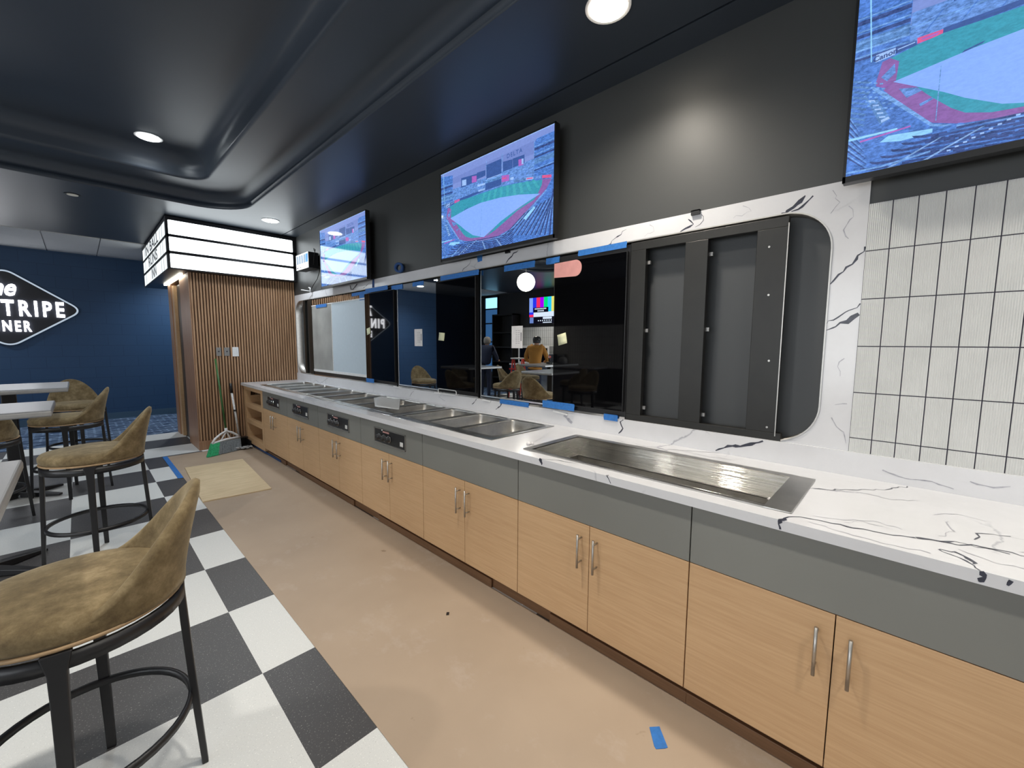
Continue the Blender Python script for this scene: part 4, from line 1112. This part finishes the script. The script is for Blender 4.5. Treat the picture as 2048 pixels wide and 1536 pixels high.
# cable loop under farthest tv
mb = MB(); mb.tube([(XW-.02, 4.98, 2.17), (XW-.02, 4.96, 2.12), (XW-.02, 4.90, 2.12), (XW-.02, 4.80, 2.17)], .004, 6)
tag(mb.build('cable', 'black_plastic', loc=(XW-.02, 4.9, 2.12)), 'short black cable loop hanging under the farthest television', 'cable')
# small box on the wall
bx = thing('wall_controller', (2.28, 6.1, 2.48), 'small black box with a white and blue front mounted beside the box sign', 'wall box')
box('casing', 'black_plastic', 2.205, XW-.03, 5.885, 6.325, 2.475, 2.685, bx, .004)
mb = MB(); mb.box(2.200, 2.206, 5.885, 6.325, 2.478, 2.683); mb.build('front_panel', 'white_plastic', bx)
mb = MB()
for k in range(5): mb.box(2.198, 2.201, 5.90+k*.083, 5.965+k*.083, 2.555, 2.665)
mb.build('blue_window', 'slate_blue', bx)
MB().box(2.1975, 2.1985, 5.90, 5.97, 2.555, 2.665).build('blue_window', 'blue_tape', bx)
mb = MB(); mb.box(2.198, 2.2005, 6.25, 6.30, 2.50, 2.515); mb.box(2.198, 2.2005, 6.15, 6.18, 2.50, 2.512); mb.build('printed_mark', 'print_dark', bx)
box('bracket', 'black_metal', XW-.03, XW-.001, 5.98, 6.22, 2.52, 2.70, bx)
mb = MB(); mb.tube([(2.28, 5.878, 2.70), (2.27, 5.87, 2.735), (2.29, 5.87, 2.72), (2.27, 5.872, 2.62), (2.26, 5.874, 2.52)], .005, 6)
mb.tube([(2.33, 5.87, 2.50), (2.335, 5.87, 2.44), (2.335, 5.95, 2.35), (2.33, 6.08, 2.28), (2.33, 6.18, 2.22)], .005, 6)
mb.build('power_cord', 'black_plastic', bx)
mb = MB(); mb.tube([(2.325, 6.19, 2.18), (2.325, 6.185, 2.24), (2.32, 6.22, 2.25)], .010, 8); mb.tube([(2.325, 6.19, 2.20), (2.26, 6.35, 2.225)], .006, 8)
tag(mb.build('wall_bracket', 'white_plastic', loc=(2.325, 6.2, 2.19)), 'small white bracket clip on top of the quartz surround below the wall box', 'bracket')
# tape roll on the surround
mb = MB(); ang = [2*PI*k/24 for k in range(24)]
prof2 = [(.050, -.022), (.050, .022), (.030, .022), (.030, -.022)]
vs = []; 
RC = Vector((2.325, 3.83, 2.242))
for a in ang:
    for (r, h) in prof2: vs.append((RC.x+h, RC.y+r*math.cos(a), RC.z+r*math.sin(a)))
mb.add(vs, [(4*k+i, 4*((k+1) % 24)+i, 4*((k+1) % 24)+(i+1) % 4, 4*k+(i+1) % 4) for k in range(24) for i in range(4)], 0, True)
o = mb.build('tape_roll', 'dark_blue_tape', loc=tuple(RC)); tag(o, 'roll of blue masking tape standing on the quartz ledge between two televisions', 'tape roll')
o.rotation_euler = (0, 0, .5)
# clips on the top edge of the surround
def clip(y, txt):
    mb = MB(); mb.box(XW-.022, XW-.0065, y, y+.045, 2.172, 2.196); mb.box(XW-.022, XW-.001, y, y+.045, 2.1905, 2.197)
    tag(mb.build('edge_clip', 'black_metal', loc=(XW-.01, y, 2.18)), txt, 'clip')
clip(.865, 'small black clip on the top edge of the quartz surround above the bare rack')
clip(2.28, 'small clip on the quartz edge right under the middle television')

# ------------------------------------------------------------------ stools
def make_stool():
    t = thing('bar_stool', (0, 0, 0), 'x', 'bar stool', 'tan suede bar stools')
    RS = .232
    # seat cushion
    prof = [(.0, .694), (.205, .694), (.232, .700), (.240, .718), (.240, .742), (.228, .758), (.19, .768), (.10, .775), (.0, .777)]
    mb = MB(); seg = 40; vs = []
    for (r, h) in prof:
        for k in range(seg):
            a = 2*PI*k/seg; vs.append((r*math.cos(a)*1.05, r*math.sin(a), h))
    n = len(prof); mb.add(vs, [(i*seg+k, i*seg+(k+1) % seg, (i+1)*seg+(k+1) % seg, (i+1)*seg+k) for i in range(n-1) for k in range(seg)], 0, True)
    mb.build('seat_cushion', 'tan_suede', t)
    mb = MB(); mb.tube([(.238*1.04*math.cos(2*PI*k/40), .238*math.sin(2*PI*k/40), .697) for k in range(40)], .006, 6, closed=True)
    mb.build('piping', 'tan_piping', t)
    # wrap-round back
    nth, nh = 34, 10; TH = math.radians(84); H = .275
    outer, inner, ctr = [], [], []
    for i in range(nth+1):
        th = -TH+2*TH*i/nth; w = abs(th)/TH
        h = H*(0.5+0.5*math.cos(PI*w))**.95+.018
        def rad(z, inn_):
            tt = max(0, (z-.72))/.30
            lean = .060*tt**1.2
            thick = .020*(1-w)**.5+.034*(1-tt)*(1-w*.75)+.012
            r = .246+lean-.012*w**3
            return (r-thick) if inn_ else r
        col_o = []; col_i = []
        for j in range(nh+1):
            z = .700+(.02+h)*j/nh
            r = rad(z, False)
            if j == nh: r -= .006
            col_o.append((r*1.04*math.cos(th), r*math.sin(th), z))
        for j in range(nh+1):
            z = .700+(.02+h)*(1-j/nh)
            r = rad(z, True)
            if j == 0: r += .006
            col_i.append((r*1.04*math.cos(th), r*math.sin(th), z))
        top_z = col_o[-1][2]; ro, ri = rad(top_z, False)-.006, rad(top_z, True)+.006
        rm = (ro+ri)/2
        ctr.append(col_o+[(rm*1.04*math.cos(th), rm*math.sin(th), top_z+.007)]+col_i)
    m_ = len(ctr[0]); vs = [q for c in ctr for q in c]
    mb = MB(); mb.add(vs, [(i*m_+j, (i+1)*m_+j, (i+1)*m_+(j+1) % m_, i*m_+(j+1) % m_) for i in range(nth) for j in range(m_)], 0, True)
    mb.add(vs, [list(range(m_)), list(range(nth*m_, (nth+1)*m_))[::-1]], 0)
    mb.build('backrest', 'tan_suede', t)
    # black frame ring
    mb = MB(); vs = []
    for k in range(40):
        a = 2*PI*k/40
        for (r, z) in ((.243, .682), (.243, .640), (.232, .640), (.232, .682)): vs.append((r*1.03*math.cos(a), r*math.sin(a), z))
    mb.add(vs, [(4*k+i, 4*((k+1) % 40)+i, 4*((k+1) % 40)+(i+1) % 4, 4*k+(i+1) % 4) for k in range(40) for i in range(4)], 0, True)
    mb.build('frame_ring', 'black_metal', t)
    for q in range(4):
        a = q*PI/2
        ca, sa = math.cos(a), math.sin(a)
        mb = MB(); vs = []
        for (r, z, w, d) in ((.240, .690, .060, .016), (.240, .638, .038, .020), (.243, .55, .034, .022), (.256, .28, .030, .021), (.272, .0, .025, .018)):
            for (p, s) in ((-1, -1), (1, -1), (1, 1), (-1, 1)):
                rr = r+s*d*.5; tt = p*w*.5
                vs.append((rr*ca-tt*sa, rr*sa+tt*ca, z))
        mb.add(vs, [(4*i+k, 4*i+(k+1) % 4, 4*(i+1)+(k+1) % 4, 4*(i+1)+k) for i in range(4) for k in range(4)]+[(0, 1, 2, 3), (16, 17, 18, 19)], 0)
        mb.build('leg', 'black_metal', t, bevel=.003)
    mb = MB(); vs = []
    for k in range(44):
        a = 2*PI*k/44
        for (r, z) in ((.252, .285), (.252, .262), (.240, .262), (.240, .285)): vs.append((r*math.cos(a), r*math.sin(a), z))
    mb.add(vs, [(4*k+i, 4*((k+1) % 44)+i, 4*((k+1) % 44)+(i+1) % 4, 4*k+(i+1) % 4) for k in range(44) for i in range(4)], 0, True)
    mb.build('footrest_ring', 'black_metal', t)
    return t
st = make_stool()
STOOLS = [(-.052, 1.74, -9, 'bar stool nearest the viewer, large at the lower left'),
          (.025, 3.90, -6, 'second bar stool from the viewer, between the plywood and the middle table'),
          (-.12, 5.84, -4, 'bar stool behind the middle table, back turned to the slatted partition'),
          (-.06, 6.98, 97, 'farthest bar stool, rounded back facing the viewer below the blue wall'),
          (-.62, 5.22, -80, 'bar stool at the left edge, tucked under the farthest table from the near side'),
          (-.95, 6.75, 95, 'bar stool at the far left behind the farthest table, only its back top showing'),
          (-1.35, 4.05, 190, 'bar stool seen only in the mirror, at the left end of the middle table'),
          (-2.05, 4.75, -80, 'bar stool seen only in the mirror, left of the middle table in the back row'),
          (-2.35, 6.22, 80, 'bar stool seen only in the mirror, behind the back-row table'),
          (-1.75, 6.20, 60, 'bar stool seen only in the mirror, between the far table and back-row table')]
for i, (x, y, a, lab) in enumerate(STOOLS):
    o = st if i == 0 else copy_tree(st)
    o.location = (x, y, 0); o.rotation_euler = (0, 0, math.radians(a)); o['label'] = lab

# ------------------------------------------------------------------ tables
def table(x0, x1, y0, y1, lab, z=1.05):
    cx, cy = (x0+x1)/2, (y0+y1)/2
    t = thing('high_table', (cx, cy, 0), lab, 'table', 'grey high tables')
    top = MB().box(x0, x1, y0, y1, z-.040, z).build('tabletop', 'table_laminate', t, bevel=.006)
    MB().box(x0-.0015, x1+.0015, y0-.0015, y1+.0015, z-.036, z-.006).build('edge_band', 'table_edge', top, bevel=.006)
    MB().box(cx-.045, cx+.045, cy-.045, cy+.045, .03, z-.045).build('column', 'black_metal', t, bevel=.008)
    MB().box(cx-.20, cx+.20, cy-.20, cy+.20, z-.047, z-.040).build('top_plate', 'black_metal', t)
    mb = MB()
    for a in (35, 145, 215, 325):
        c, s = math.cos(math.radians(a)), math.sin(math.radians(a))
        vs = []
        for (r, w, h) in ((.03, .035, .055), (.20, .028, .035), (.33, .020, .018)):
            for (p, q) in ((-1, 0), (1, 0), (1, 1), (-1, 1)):
                vs.append((cx+r*c-p*w*s, cy+r*s+p*w*c, .004+q*h))
        mb.add(vs, [(4*i+k, 4*i+(k+1) % 4, 4*(i+1)+(k+1) % 4, 4*(i+1)+k) for i in range(2) for k in range(4)]+[(0, 1, 2, 3), (8, 9, 10, 11)], 0)
    mb.build('foot', 'black_metal', t, bevel=.004)
    return t
table(-.93, -.166, 1.50, 2.285, 'grey high table nearest the viewer at the left edge')
table(-.90, -.140, 3.81, 4.42, 'grey high table in the middle of the left row')
table(-.86, -.090, 5.58, 6.40, 'farthest grey high table in the left row, before the blue wall')
table(-2.95, -1.75, 5.25, 5.95, 'long grey high table seen only in the mirror, clutter on it')

# ------------------------------------------------------------------ room behind, seen in the mirror
# television with colour bars on the left wall
t = thing('television', (XL+.05, 7.85, 2.06), 'television with colour bars on the left wall, seen in the mirror', 'television')
TY0, TY1, TZ0, TZ1 = 7.34, 8.32, 2.07, 2.83
MB().box(XL+.001, XL+.07, TY0-.012, TY1+.012, TZ0-.012, TZ1+.012).build('body', 'black_plastic', t)
bars = [(.85, .80, .18), (.02, .62, .95), (.0, .80, .22), (.42, .0, .95), (.95, .03, .12), (.02, .04, .85), (.25, .40, .95)]
for i, c in enumerate(bars): emit('bar_%d' % i, c, 1.1)
emit('bar_white', (.75, .85, 1.0), 1.1); emit('bar_black', (.002, .002, .01), 1.0); emit('bar_grey', (.16, .26, .62), 1.0)
names = ['bar_%d' % i for i in range(7)]+['bar_white', 'bar_black', 'bar_grey']
mb = MB(); W_ = (TY1-TY0)/7; FX = XL+.0705
fq = lambda ya, yb, za, zb, mi, l=0: mb.poly([(FX+l*.0006, ya, za), (FX+l*.0006, yb, za), (FX+l*.0006, yb, zb), (FX+l*.0006, ya, zb)], mi)
for i in range(7): fq(TY0+i*W_, TY0+(i+1)*W_, TZ0+.34, TZ1, i)
fq(TY0, TY1, TZ0, TZ0+.20, 8); fq(TY0, TY1-.17, TZ0+.20, TZ0+.34, 7); fq(TY1-.17, TY1, TZ0+.27, TZ0+.34, 5); fq(TY1-.17, TY1, TZ0+.20, TZ0+.27, 4); fq(TY1-.17, TY1-.02, TZ0+.02, TZ0+.19, 9, 1)
fq(TY0+.25, TY0+.82, TZ0+.33, TZ0+.47, 8, 2)
for r, (za, n_) in enumerate(((.415, 9), (.355, 5))):
    for k in range(n_): fq(TY0+.33+k*.05+(r*.09), TY0+.365+k*.05+(r*.09), TZ0+za, TZ0+za+.035, 7, 3)
fq(TY0+.12, TY0+.45, TZ0+.13, TZ0+.19, 7, 3); fq(TY0+.12, TY0+.45, TZ0+.02, TZ0+.045, 7, 3)
for k in range(7): fq(TY0+.12+k*.08, TY0+.155+k*.08, TZ0+.07, TZ0+.105, 7, 3)
mb.build('screen', names, t, fixn=False)
# white tile splashback and fridge-like equipment
tt = thing('tiled_wall_panel', (XL, 7.2, .9), 'white tiled stretch below the colour-bar television, seen in the mirror', 'tile wall')
MB().box(XL, XL+.01, 5.2, 8.72, .86, 1.98).build('grout_bed', 'grout_dark', tt)
mb = MB(); y = 5.2
while y < 8.70:
    for r in range(6): mb.box(XL+.010, XL+.016, y+.004, y+.0715, .86+r*.2018-.04+.04+.003, min(1.975, .86+(r+1)*.2018))
    y += .0757
mb.build('tiles', 'tile_white', tt)
# black shelving left of the tiles
shf = thing('black_shelf', (XL+.2, 9.2, 0), 'dark shelving between the tiles and the blue window, seen in the mirror', 'shelf')
mb = MB()
for z in (.4, .9, 1.35, 1.8, 2.35): mb.box(XL+.01, XL+.35, 8.74, 9.62, z, z+.04)
mb.box(XL+.01, XL+.35, 8.74, 8.78, 0, 2.39); mb.box(XL+.01, XL+.35, 9.60, 9.64, 0, 2.39); mb.box(XL+.01, XL+.03, 8.74, 9.64, 0, 2.39)
mb.build('shelves', 'black_rack', shf)
# gridded blue window
mb = MB(); wy0, wy1 = 9.72, 10.30
w1 = thing('window_1', (XL, 10.0, .5), None, None); w1['kind'] = 'structure'
zs = [.55, 1.05, 1.55, 2.15, 2.62, 3.0]
mb = MB()
for z in zs: mb.box(XL, XL+.05, wy0-.04, wy1+.04, z-.035, z+.005)
mb.box(XL, XL+.05, wy0-.04, wy0, .5, 3.0); mb.box(XL, XL+.05, wy1, wy1+.04, .5, 3.0)
mb.build('window_frame', 'black_metal', w1)
for i in range(5):
    MB().box(XL+.005, XL+.015, wy0, wy1, zs[i]+.005, zs[i+1]-.035).build('pane', 'window_bright' if i == 4 else 'window_blue', w1)
emit('added_fill_pane', (.90, .95, 1.0), 5.0)
for wi, (ya, yb) in enumerate(((-2.2, -.2), (.2, 2.2), (2.6, 4.5))):  # added windows, their glowing panes put in as side fill for the cabinet fronts
    wn = thing('window_%d' % (wi+2), (XL, (ya+yb)/2, .7), None, None); wn['kind'] = 'structure'
    mb = MB()
    for z in (.70, 1.75, 2.75): mb.box(XL, XL+.06, ya-.05, yb+.05, z-.03, z+.03)
    for y in (ya-.025, (ya+yb)/2, yb+.025): mb.box(XL, XL+.06, y-.025, y+.025, .7, 2.75)
    mb.build('window_frame', 'black_metal', wn)
    MB().box(XL+.005, XL+.012, ya, yb, .73, 2.72).build('pane', 'added_fill_pane', wn)
# counter, cooker hood items under the tv (seen past the person)
ck = thing('service_counter', (XL+.35, 7.3, 0), 'grey steel service counter along the left wall, seen in the mirror', 'counter')
box('cabinet_body', 'stainless', XL+.02, XL+.60, 5.6, 8.6, .0, .86, ck, .004); box('worktop', 'quartz', XL+.018, XL+.63, 5.6, 8.6, .86, .90, ck, .003)
mc = thing('monitor', (XL+.35, 7.9, .9), 'black open-fronted equipment box behind the person in ochre, seen in the mirror', 'equipment')
box('housing', 'white_plastic', XL+.02, XL+.30, 7.35, 8.55, .905, 1.42, mc, .01); box('front_panel', 'black_glass', XL+.298, XL+.306, 7.42, 8.48, .95, 1.36, mc)
sbx = box('steel_cabinet', 'steel_grey', XL+.02, XL+.45, 6.90, 7.25, .905, 1.20, None, .01); tag(sbx, 'grey steel box on the service counter right of the person in ochre', 'equipment')
# globe pendant
gl = thing('globe_pendant', (-1.40, 5.47, 2.5), 'glowing round white globe pendant, reflected in the nearest mirror', 'pendant lamp')
MB().lathe([(.02, .0)]+[(.175*math.sin(PI*k/16), -.175*math.cos(PI*k/16)+.175) for k in range(2, 15)]+[(.02, .35)], (-1.40, 5.47, 2.49), 28).build('globe', 'globe_light', gl)
MB().tube([(-1.40, 5.47, 2.84), (-1.40, 5.47, 3.395)], .006, 8).build('stem', 'black_metal', gl)
MB().lathe([(.05, 3.375), (.05, 3.398)], (-1.40, 5.47, 0), 20).build('ceiling_canopy', 'black_metal', gl)
# clutter on the long table
def put(o, lab, cat): return tag(o, lab, cat)
tb = thing('tablet_stand', (-2.75, 5.45, 1.05), 'upright grey tablet on a stand on the back-row table, seen in the mirror', 'tablet')
box('tablet', 'off_white', -2.79, -2.77, 5.52, 5.70, 1.06, 1.24, tb, .006); box('screen', 'print_dark', -2.769, -2.766, 5.54, 5.68, 1.09, 1.21, tb); box('foot', 'black_plastic', -2.83, -2.72, 5.56, 5.66, 1.051, 1.062, tb)
mb = MB(); mb.lathe([(.05, 0), (.09, .02), (.10, .07), (.085, .12), (.05, .15), (.02, .155)], (-2.55, 5.38, 1.051), 14)
o = mb.build('paper_bag', 'mottled_white', loc=(-2.55, 5.38, 1.051)); put(o, 'crumpled mottled white bag on the back-row table, seen in the mirror', 'bag')
dl = thing('cordless_drill', (-2.3, 5.6, 1.05), 'red and black cordless drill on the back-row table, seen in the mirror', 'drill')
MB().tube([(-2.36, 5.62, 1.20), (-2.20, 5.52, 1.20)], .028, 12).build('motor_body', 'red_paint', dl)
MB().tube([(-2.20, 5.52, 1.20), (-2.14, 5.48, 1.20)], [.02, .012], 10).build('chuck', 'brushed_nickel', dl)
MB().tube([(-2.30, 5.59, 1.19), (-2.32, 5.60, 1.09)], .018, 10).build('grip', 'black_plastic', dl); box('battery', 'black_plastic', -2.37, -2.27, 5.55, 5.65, 1.052, 1.095, dl, .006)
# red step ladder beside
ld = thing('step_ladder', (-3.2, 7.2, 0), 'red step ladder standing in the back room, seen in the mirror', 'step ladder')
for (xa, xb) in ((-3.35, -3.12), (-2.95, -3.08)):
    for y in (7.05, 7.45):
        MB().tube([(xa, y, .0), (xb, y+(.04 if y < 7.2 else -.04), 1.10)], .02, 8).build('rail', 'red_paint', ld)
for k in range(3):
    MB().box(-3.03+.02*k*-1, -2.93+.02*k*-1, 7.06, 7.44, .28+k*.27, .31+k*.27).build('step', 'red_paint', ld)
MB().box(-3.22, -3.0, 7.08, 7.42, 1.09, 1.12).build('top_cap', 'off_white', ld)

# ------------------------------------------------------------------ people (seen in the mirror)
def skin_body(name, nodes, edges, mat, parent, levels=1, root=0):
    me = bpy.data.meshes.new(name); me.from_pydata([q[0] for q in nodes], edges, [])
    me.materials.append(MATS[mat])
    o = bpy.data.objects.new(name, me); C.objects.link(o); o.parent = parent; WO[o.name] = worg(parent)
    md = o.modifiers.new('skin', 'SKIN'); md.use_smooth_shade = True
    sv = me.skin_vertices[0].data if me.skin_vertices else None
    if sv is None:
        bm = bmesh.new(); bm.from_mesh(me); bm.verts.layers.skin.verify(); bm.to_mesh(me); bm.free(); sv = me.skin_vertices[0].data
    for i, q in enumerate(nodes):
        r = q[1] if isinstance(q[1], tuple) else (q[1], q[1]); sv[i].radius = r; sv[i].use_root = (i == root)
    ss = o.modifiers.new('sub', 'SUBSURF'); ss.levels = levels; ss.render_levels = levels
    return o
def person(loc, rz, label, top, trousers, cap, hood, lean=.18, arm='work'):
    """local frame: faces -X; built at the origin"""
    t = thing('person', (0, 0, 0), label, 'person')
    L = lean
    # jacket / torso with arms: one continuous skin
    nodes = [((0, 0, .90), (.155, .115)), ((-.02, 0, 1.05), (.165, .12)), ((-.05*L*5, 0, 1.22), (.175, .125)), ((-.09*L*5, 0, 1.36), (.16, .10)), ((-.11*L*5, 0, 1.44), (.075, .075)),
             ((-.10*L*5, .17, 1.37), .075), ((-.10*L*5, -.17, 1.37), .075)]
    edges = [(0, 1), (1, 2), (2, 3), (3, 4), (3, 5), (3, 6)]
    hands = []
    for s, i0 in ((1, 5), (-1, 6)):
        k = len(nodes)
        nodes += [((-.10*L*5-.02, s*.25, 1.20), .060), ((-.10*L*5-.10, s*.27, 1.08), .052), ((-.10*L*5-.24, s*.20, 1.04), .045), ((-.10*L*5-.30, s*.17, 1.04), .036)]
        edges += [(i0, k), (k, k+1), (k+1, k+2), (k+2, k+3)]
        hands.append(Vector((-.10*L*5-.32, s*.16, 1.04)))
    skin_body('jacket', nodes, edges, top, t, 2)
    # trousers
    nodes = [((0, 0, .93), (.135, .105)), ((0, .09, .82), .092), ((0, -.09, .82), .092)]
    edges = [(0, 1), (0, 2)]
    for s, i0 in ((1, 1), (-1, 2)):
        k = len(nodes); nodes += [((-.015, s*.10, .48), .062), ((.015, s*.105, .12), .045), ((.01, s*.105, .07), .045)]; edges += [(i0, k), (k, k+1), (k+1, k+2)]
    skin_body('trousers', nodes, edges, trousers, t, 2)
    for s in (1, -1):
        MB().lathe([(.02, .0), (.052, .004), (.055, .04), (.045, .08), (.03, .10)], (-.04, s*.105, 0), 14, sx=1.9, sy=.85).build('shoe', 'black_plastic', t)
    # head and neck, with face
    hc = Vector((-.165*L*5-.02, 0, 1.515)); 
    nodes = [((-.11*L*5, 0, 1.40), .056), ((-.14*L*5, 0, 1.45), .054), (tuple(hc+Vector((.01, 0, .0))), (.075, .085)), (tuple(hc+Vector((.0, 0, .06))), (.076, .090)), (tuple(hc+Vector((0, 0, .10))), (.055, .065))]
    hd = skin_body('head', nodes, [(0, 1), (1, 2), (2, 3), (3, 4)], 'skin', t, 2)
    fx = hc.x-.083
    mb = MB(); mb.lathe([(.004, .0), (.014, -.012), (.011, -.045), (.004, -.05)], (fx-.004, 0, hc.z+.045), 8, sx=1.4)
    mb.lathe([(.003, .006), (.024, .0), (.003, -.006)], (fx+.006, 0, hc.z-.025), 10, sx=.4)
    for s in (1, -1): mb.lathe([(.004, -.03), (.012, -.02), (.016, .01), (.008, .03)], (hc.x+.01, s*.086, hc.z+.02), 8, sx=1.3, sy=.5)
    mb.build('nose_and_ears', 'skin', hd)
    mb = MB()
    for s in (1, -1): mb.lathe([(.002, -.006), (.009, 0), (.002, .006)], (fx+.008, s*.032, hc.z+.04), 8)
    mb.build('eye', 'print_dark', hd)
    # hands: palm and five fingers each, curled
    for h, s in zip(hands, (1, -1)):
        nodes = [(tuple(h+Vector((.03, 0, 0))), .026), (tuple(h), (.026, .022)), (tuple(h+Vector((-.045, 0, -.005))), (.030, .018))]; edges = [(0, 1), (1, 2)]
        for i, (dy, ln) in enumerate(((-.030, .030), (-.010, .036), (.010, .034), (.028, .026))):
            k = len(nodes)
            nodes += [(tuple(h+Vector((-.060, dy, -.008))), .0095), (tuple(h+Vector((-.060-ln*.8, dy*1.1, -.022))), .0085), (tuple(h+Vector((-.060-ln, dy*1.1, -.045))), .0075)]
            edges += [(2, k), (k, k+1), (k+1, k+2)]
        k = len(nodes); nodes += [(tuple(h+Vector((-.02, -s*.034, -.006))), .010), (tuple(h+Vector((-.05, -s*.052, -.02))), .009)]; edges += [(1, k), (k, k+1)]
        skin_body('hand', nodes, edges, 'skin', t, 1)
    if cap == 'cap':
        mb = MB(); mb.lathe([(.098, -.005), (.102, .02), (.097, .055), (.075, .088), (.04, .104), (.004, .108)], (hc.x+.003, 0, hc.z+.045), 24, sx=1.05)
        mb.prism([(hc.x-.09+p[0], p[1]) for p in [(.02, -.075), (-.03, -.07), (-.075, -.04), (-.085, 0), (-.075, .04), (-.03, .07), (.02, .075)]], 'Z', hc.z+.045, hc.z+.052)
        mb.build('cap', 'black_plastic', t)
        mb = MB(); mb.lathe([(.09, -.05), (.096, .0), (.09, .045)], (hc.x+.012, 0, hc.z+.035), 20); mb.build('hair', 'print_dark', t)
    else:
        mb = MB(); mb.lathe([(.080, -.075), (.094, -.03), (.099, .02), (.092, .065), (.065, .10), (.02, .118), (.004, .12)], (hc.x+.022, 0, hc.z+.03), 24, sx=1.0); mb.build('hair', 'grey_hair', t)
    if hood:
        mb = MB(); P = []
        for k in range(15):
            a = math.radians(-115+230*k/14); P.append((hc.x+.03+.115*math.cos(a), .125*math.sin(a), 1.435-.045*math.cos(a)))
        mb.tube(P, [.018]+[.035+.018*math.sin(PI*k/12) for k in range(13)]+[.018], 10)
        mb.lathe([(.01, -.13), (.05, -.12), (.085, -.06), (.09, .0), (.06, .03)], (hc.x+.115, 0, 1.41), 16, sx=.55); mb.build('hood', 'hoodie_ochre', t)
        mb = MB(); mb.lathe([(.150, .86), (.163, .865), (.163, .905), (.15, .91)], (0, 0, 0), 28, sx=.80, sy=1.08); mb.build('hem', 'hoodie_ochre', t)
    t.location = loc; t.rotation_euler = (0, 0, rz)
    return t
person((-2.95, 6.55, 0), math.radians(-28), 'person in ochre hoodie and black cap seen from behind in the mirror', 'hoodie_ochre', 'denim_navy', 'cap', True, .22)
person((-2.80, 8.15, 0), math.radians(-20), 'grey-haired person in navy clothing seen from behind in the mirror', 'denim_navy', 'denim_navy', 'hair', False, .12)

# ------------------------------------------------------------------ downlights
def downlight(x, y, z, lab, mat, power, col, lit=True, r=.085, spot=2.5):
    t = thing('recessed_downlight', (x, y, z), lab, 'ceiling light', 'recessed round downlights')
    MB().lathe([(r+.02, z-.004), (r+.02, z-.0005), (r, z-.0005), (r, z-.007)], (x, y, 0), 32).build('trim_ring', 'white_plastic' if lit else 'black_metal', t)
    MB().lathe([(.002, z-.0035), (r, z-.0035), (r, z-.008), (.002, z-.010)], (x, y, 0), 32).build('lens', mat, t)
    if lit:
        ld_ = bpy.data.lights.new('downlight', 'SPOT'); ld_.energy = power; ld_.color = col; ld_.spot_size = spot; ld_.spot_blend = 1.0; ld_.shadow_soft_size = r*.8
        lo = bpy.data.objects.new('downlight_lamp', ld_); C.objects.link(lo); lo.parent = t; lo.location = (0, 0, -.03)
WARM, COOL, NEU = (1, .92, .80), (.86, .94, 1.0), (1, .95, .86)
PW = 125
downlight(1.81, 1.13, ZC, 'bright warm downlight at the top of the picture, above the nearest worktop', 'lamp_warm', PW*.9, WARM)
downlight(1.825, 6.08, ZC, 'small downlight in front of the glowing box sign', 'lamp_cool', PW*.7, COOL)
downlight(1.78, -1.3, ZC, 'downlight behind the viewer above the counter', 'lamp_warm', PW, NEU)
downlight(.59, 5.34, ZC+.36, 'downlight glowing inside the stepped ceiling tray', 'lamp_cool', PW*.9, COOL)
downlight(.50, 1.35, ZC+.36, 'downlight in the tray straight above the viewer', 'lamp_warm', PW*1.3, NEU)
downlight(-1.3, 2.6, ZC+.36, 'downlight in the tray at the left, seen only in reflections', 'lamp_cool', PW*1.2, NEU)
downlight(.50, -1.0, ZC+.36, 'downlight in the tray behind the viewer', 'lamp_warm', PW*1.2, NEU)
downlight(-3.6, 7.4, ZC, 'downlight above the service counter, seen only in reflections', 'lamp_warm', PW*1.0, WARM)
downlight(-3.5, 4.0, ZC, 'downlight near the left wall, seen only in reflections', 'lamp_warm', PW*.8, NEU)
downlight(-1.6, 8.6, ZC, 'downlight near the blue wall left of the sign', 'lamp_cool', PW*.6, COOL)
downlight(1.55, 10.1, ZC-.012, 'unseen fill lamp added behind the box sign to brighten the blue wall', 'lamp_cool', PW*1.3, COOL)  # added lamp, hidden by the box sign, to lift the blue wall
downlight(-1.9, 9.8, ZC-.012, 'unseen fill lamp added left of the diner sign to brighten the blue wall', 'lamp_cool', PW*.9, COOL)  # another added lamp out of view, lifting the left of the blue wall
downlight(.065, 6.60, ZC, 'small unlit round ceiling fitting left of the box sign', 'lamp_off', 0, NEU, lit=False, r=.045)

# ------------------------------------------------------------------ world, camera, colour management
w = bpy.data.worlds.new('World'); sc.world = w; w.use_nodes = True
w.node_tree.nodes['Background'].inputs['Color'].default_value = (.5, .6, .7, 1); w.node_tree.nodes['Background'].inputs['Strength'].default_value = .05
cam = bpy.data.cameras.new('Camera'); co = bpy.data.objects.new('Camera', cam); C.objects.link(co)
cam.sensor_fit = 'HORIZONTAL'; cam.sensor_width = 36; cam.lens = 8.28934146e+02/2048*36
cam.clip_start = .02; cam.clip_end = 60
yaw, pitch, roll = 8.06871640e-01, -9.65373708e-02, 6.22442704e-03
f = Vector((math.sin(yaw)*math.cos(pitch), math.cos(yaw)*math.cos(pitch), math.sin(pitch)))
r_ = Vector((math.cos(yaw), -math.sin(yaw), 0)); u_ = r_.cross(f)
rr = r_*math.cos(roll)+u_*math.sin(roll); uu = -r_*math.sin(roll)+u_*math.cos(roll)
M = Matrix((rr, uu, -f)).transposed().to_4x4(); M.translation = Vector((0, 0, 1.475))
co.matrix_world = M
sc.camera = co
sc.view_settings.view_transform = 'Standard'; sc.view_settings.look = 'None'
sc.view_settings.exposure = 0; sc.view_settings.gamma = 1; sc.view_settings.use_curve_mapping = False
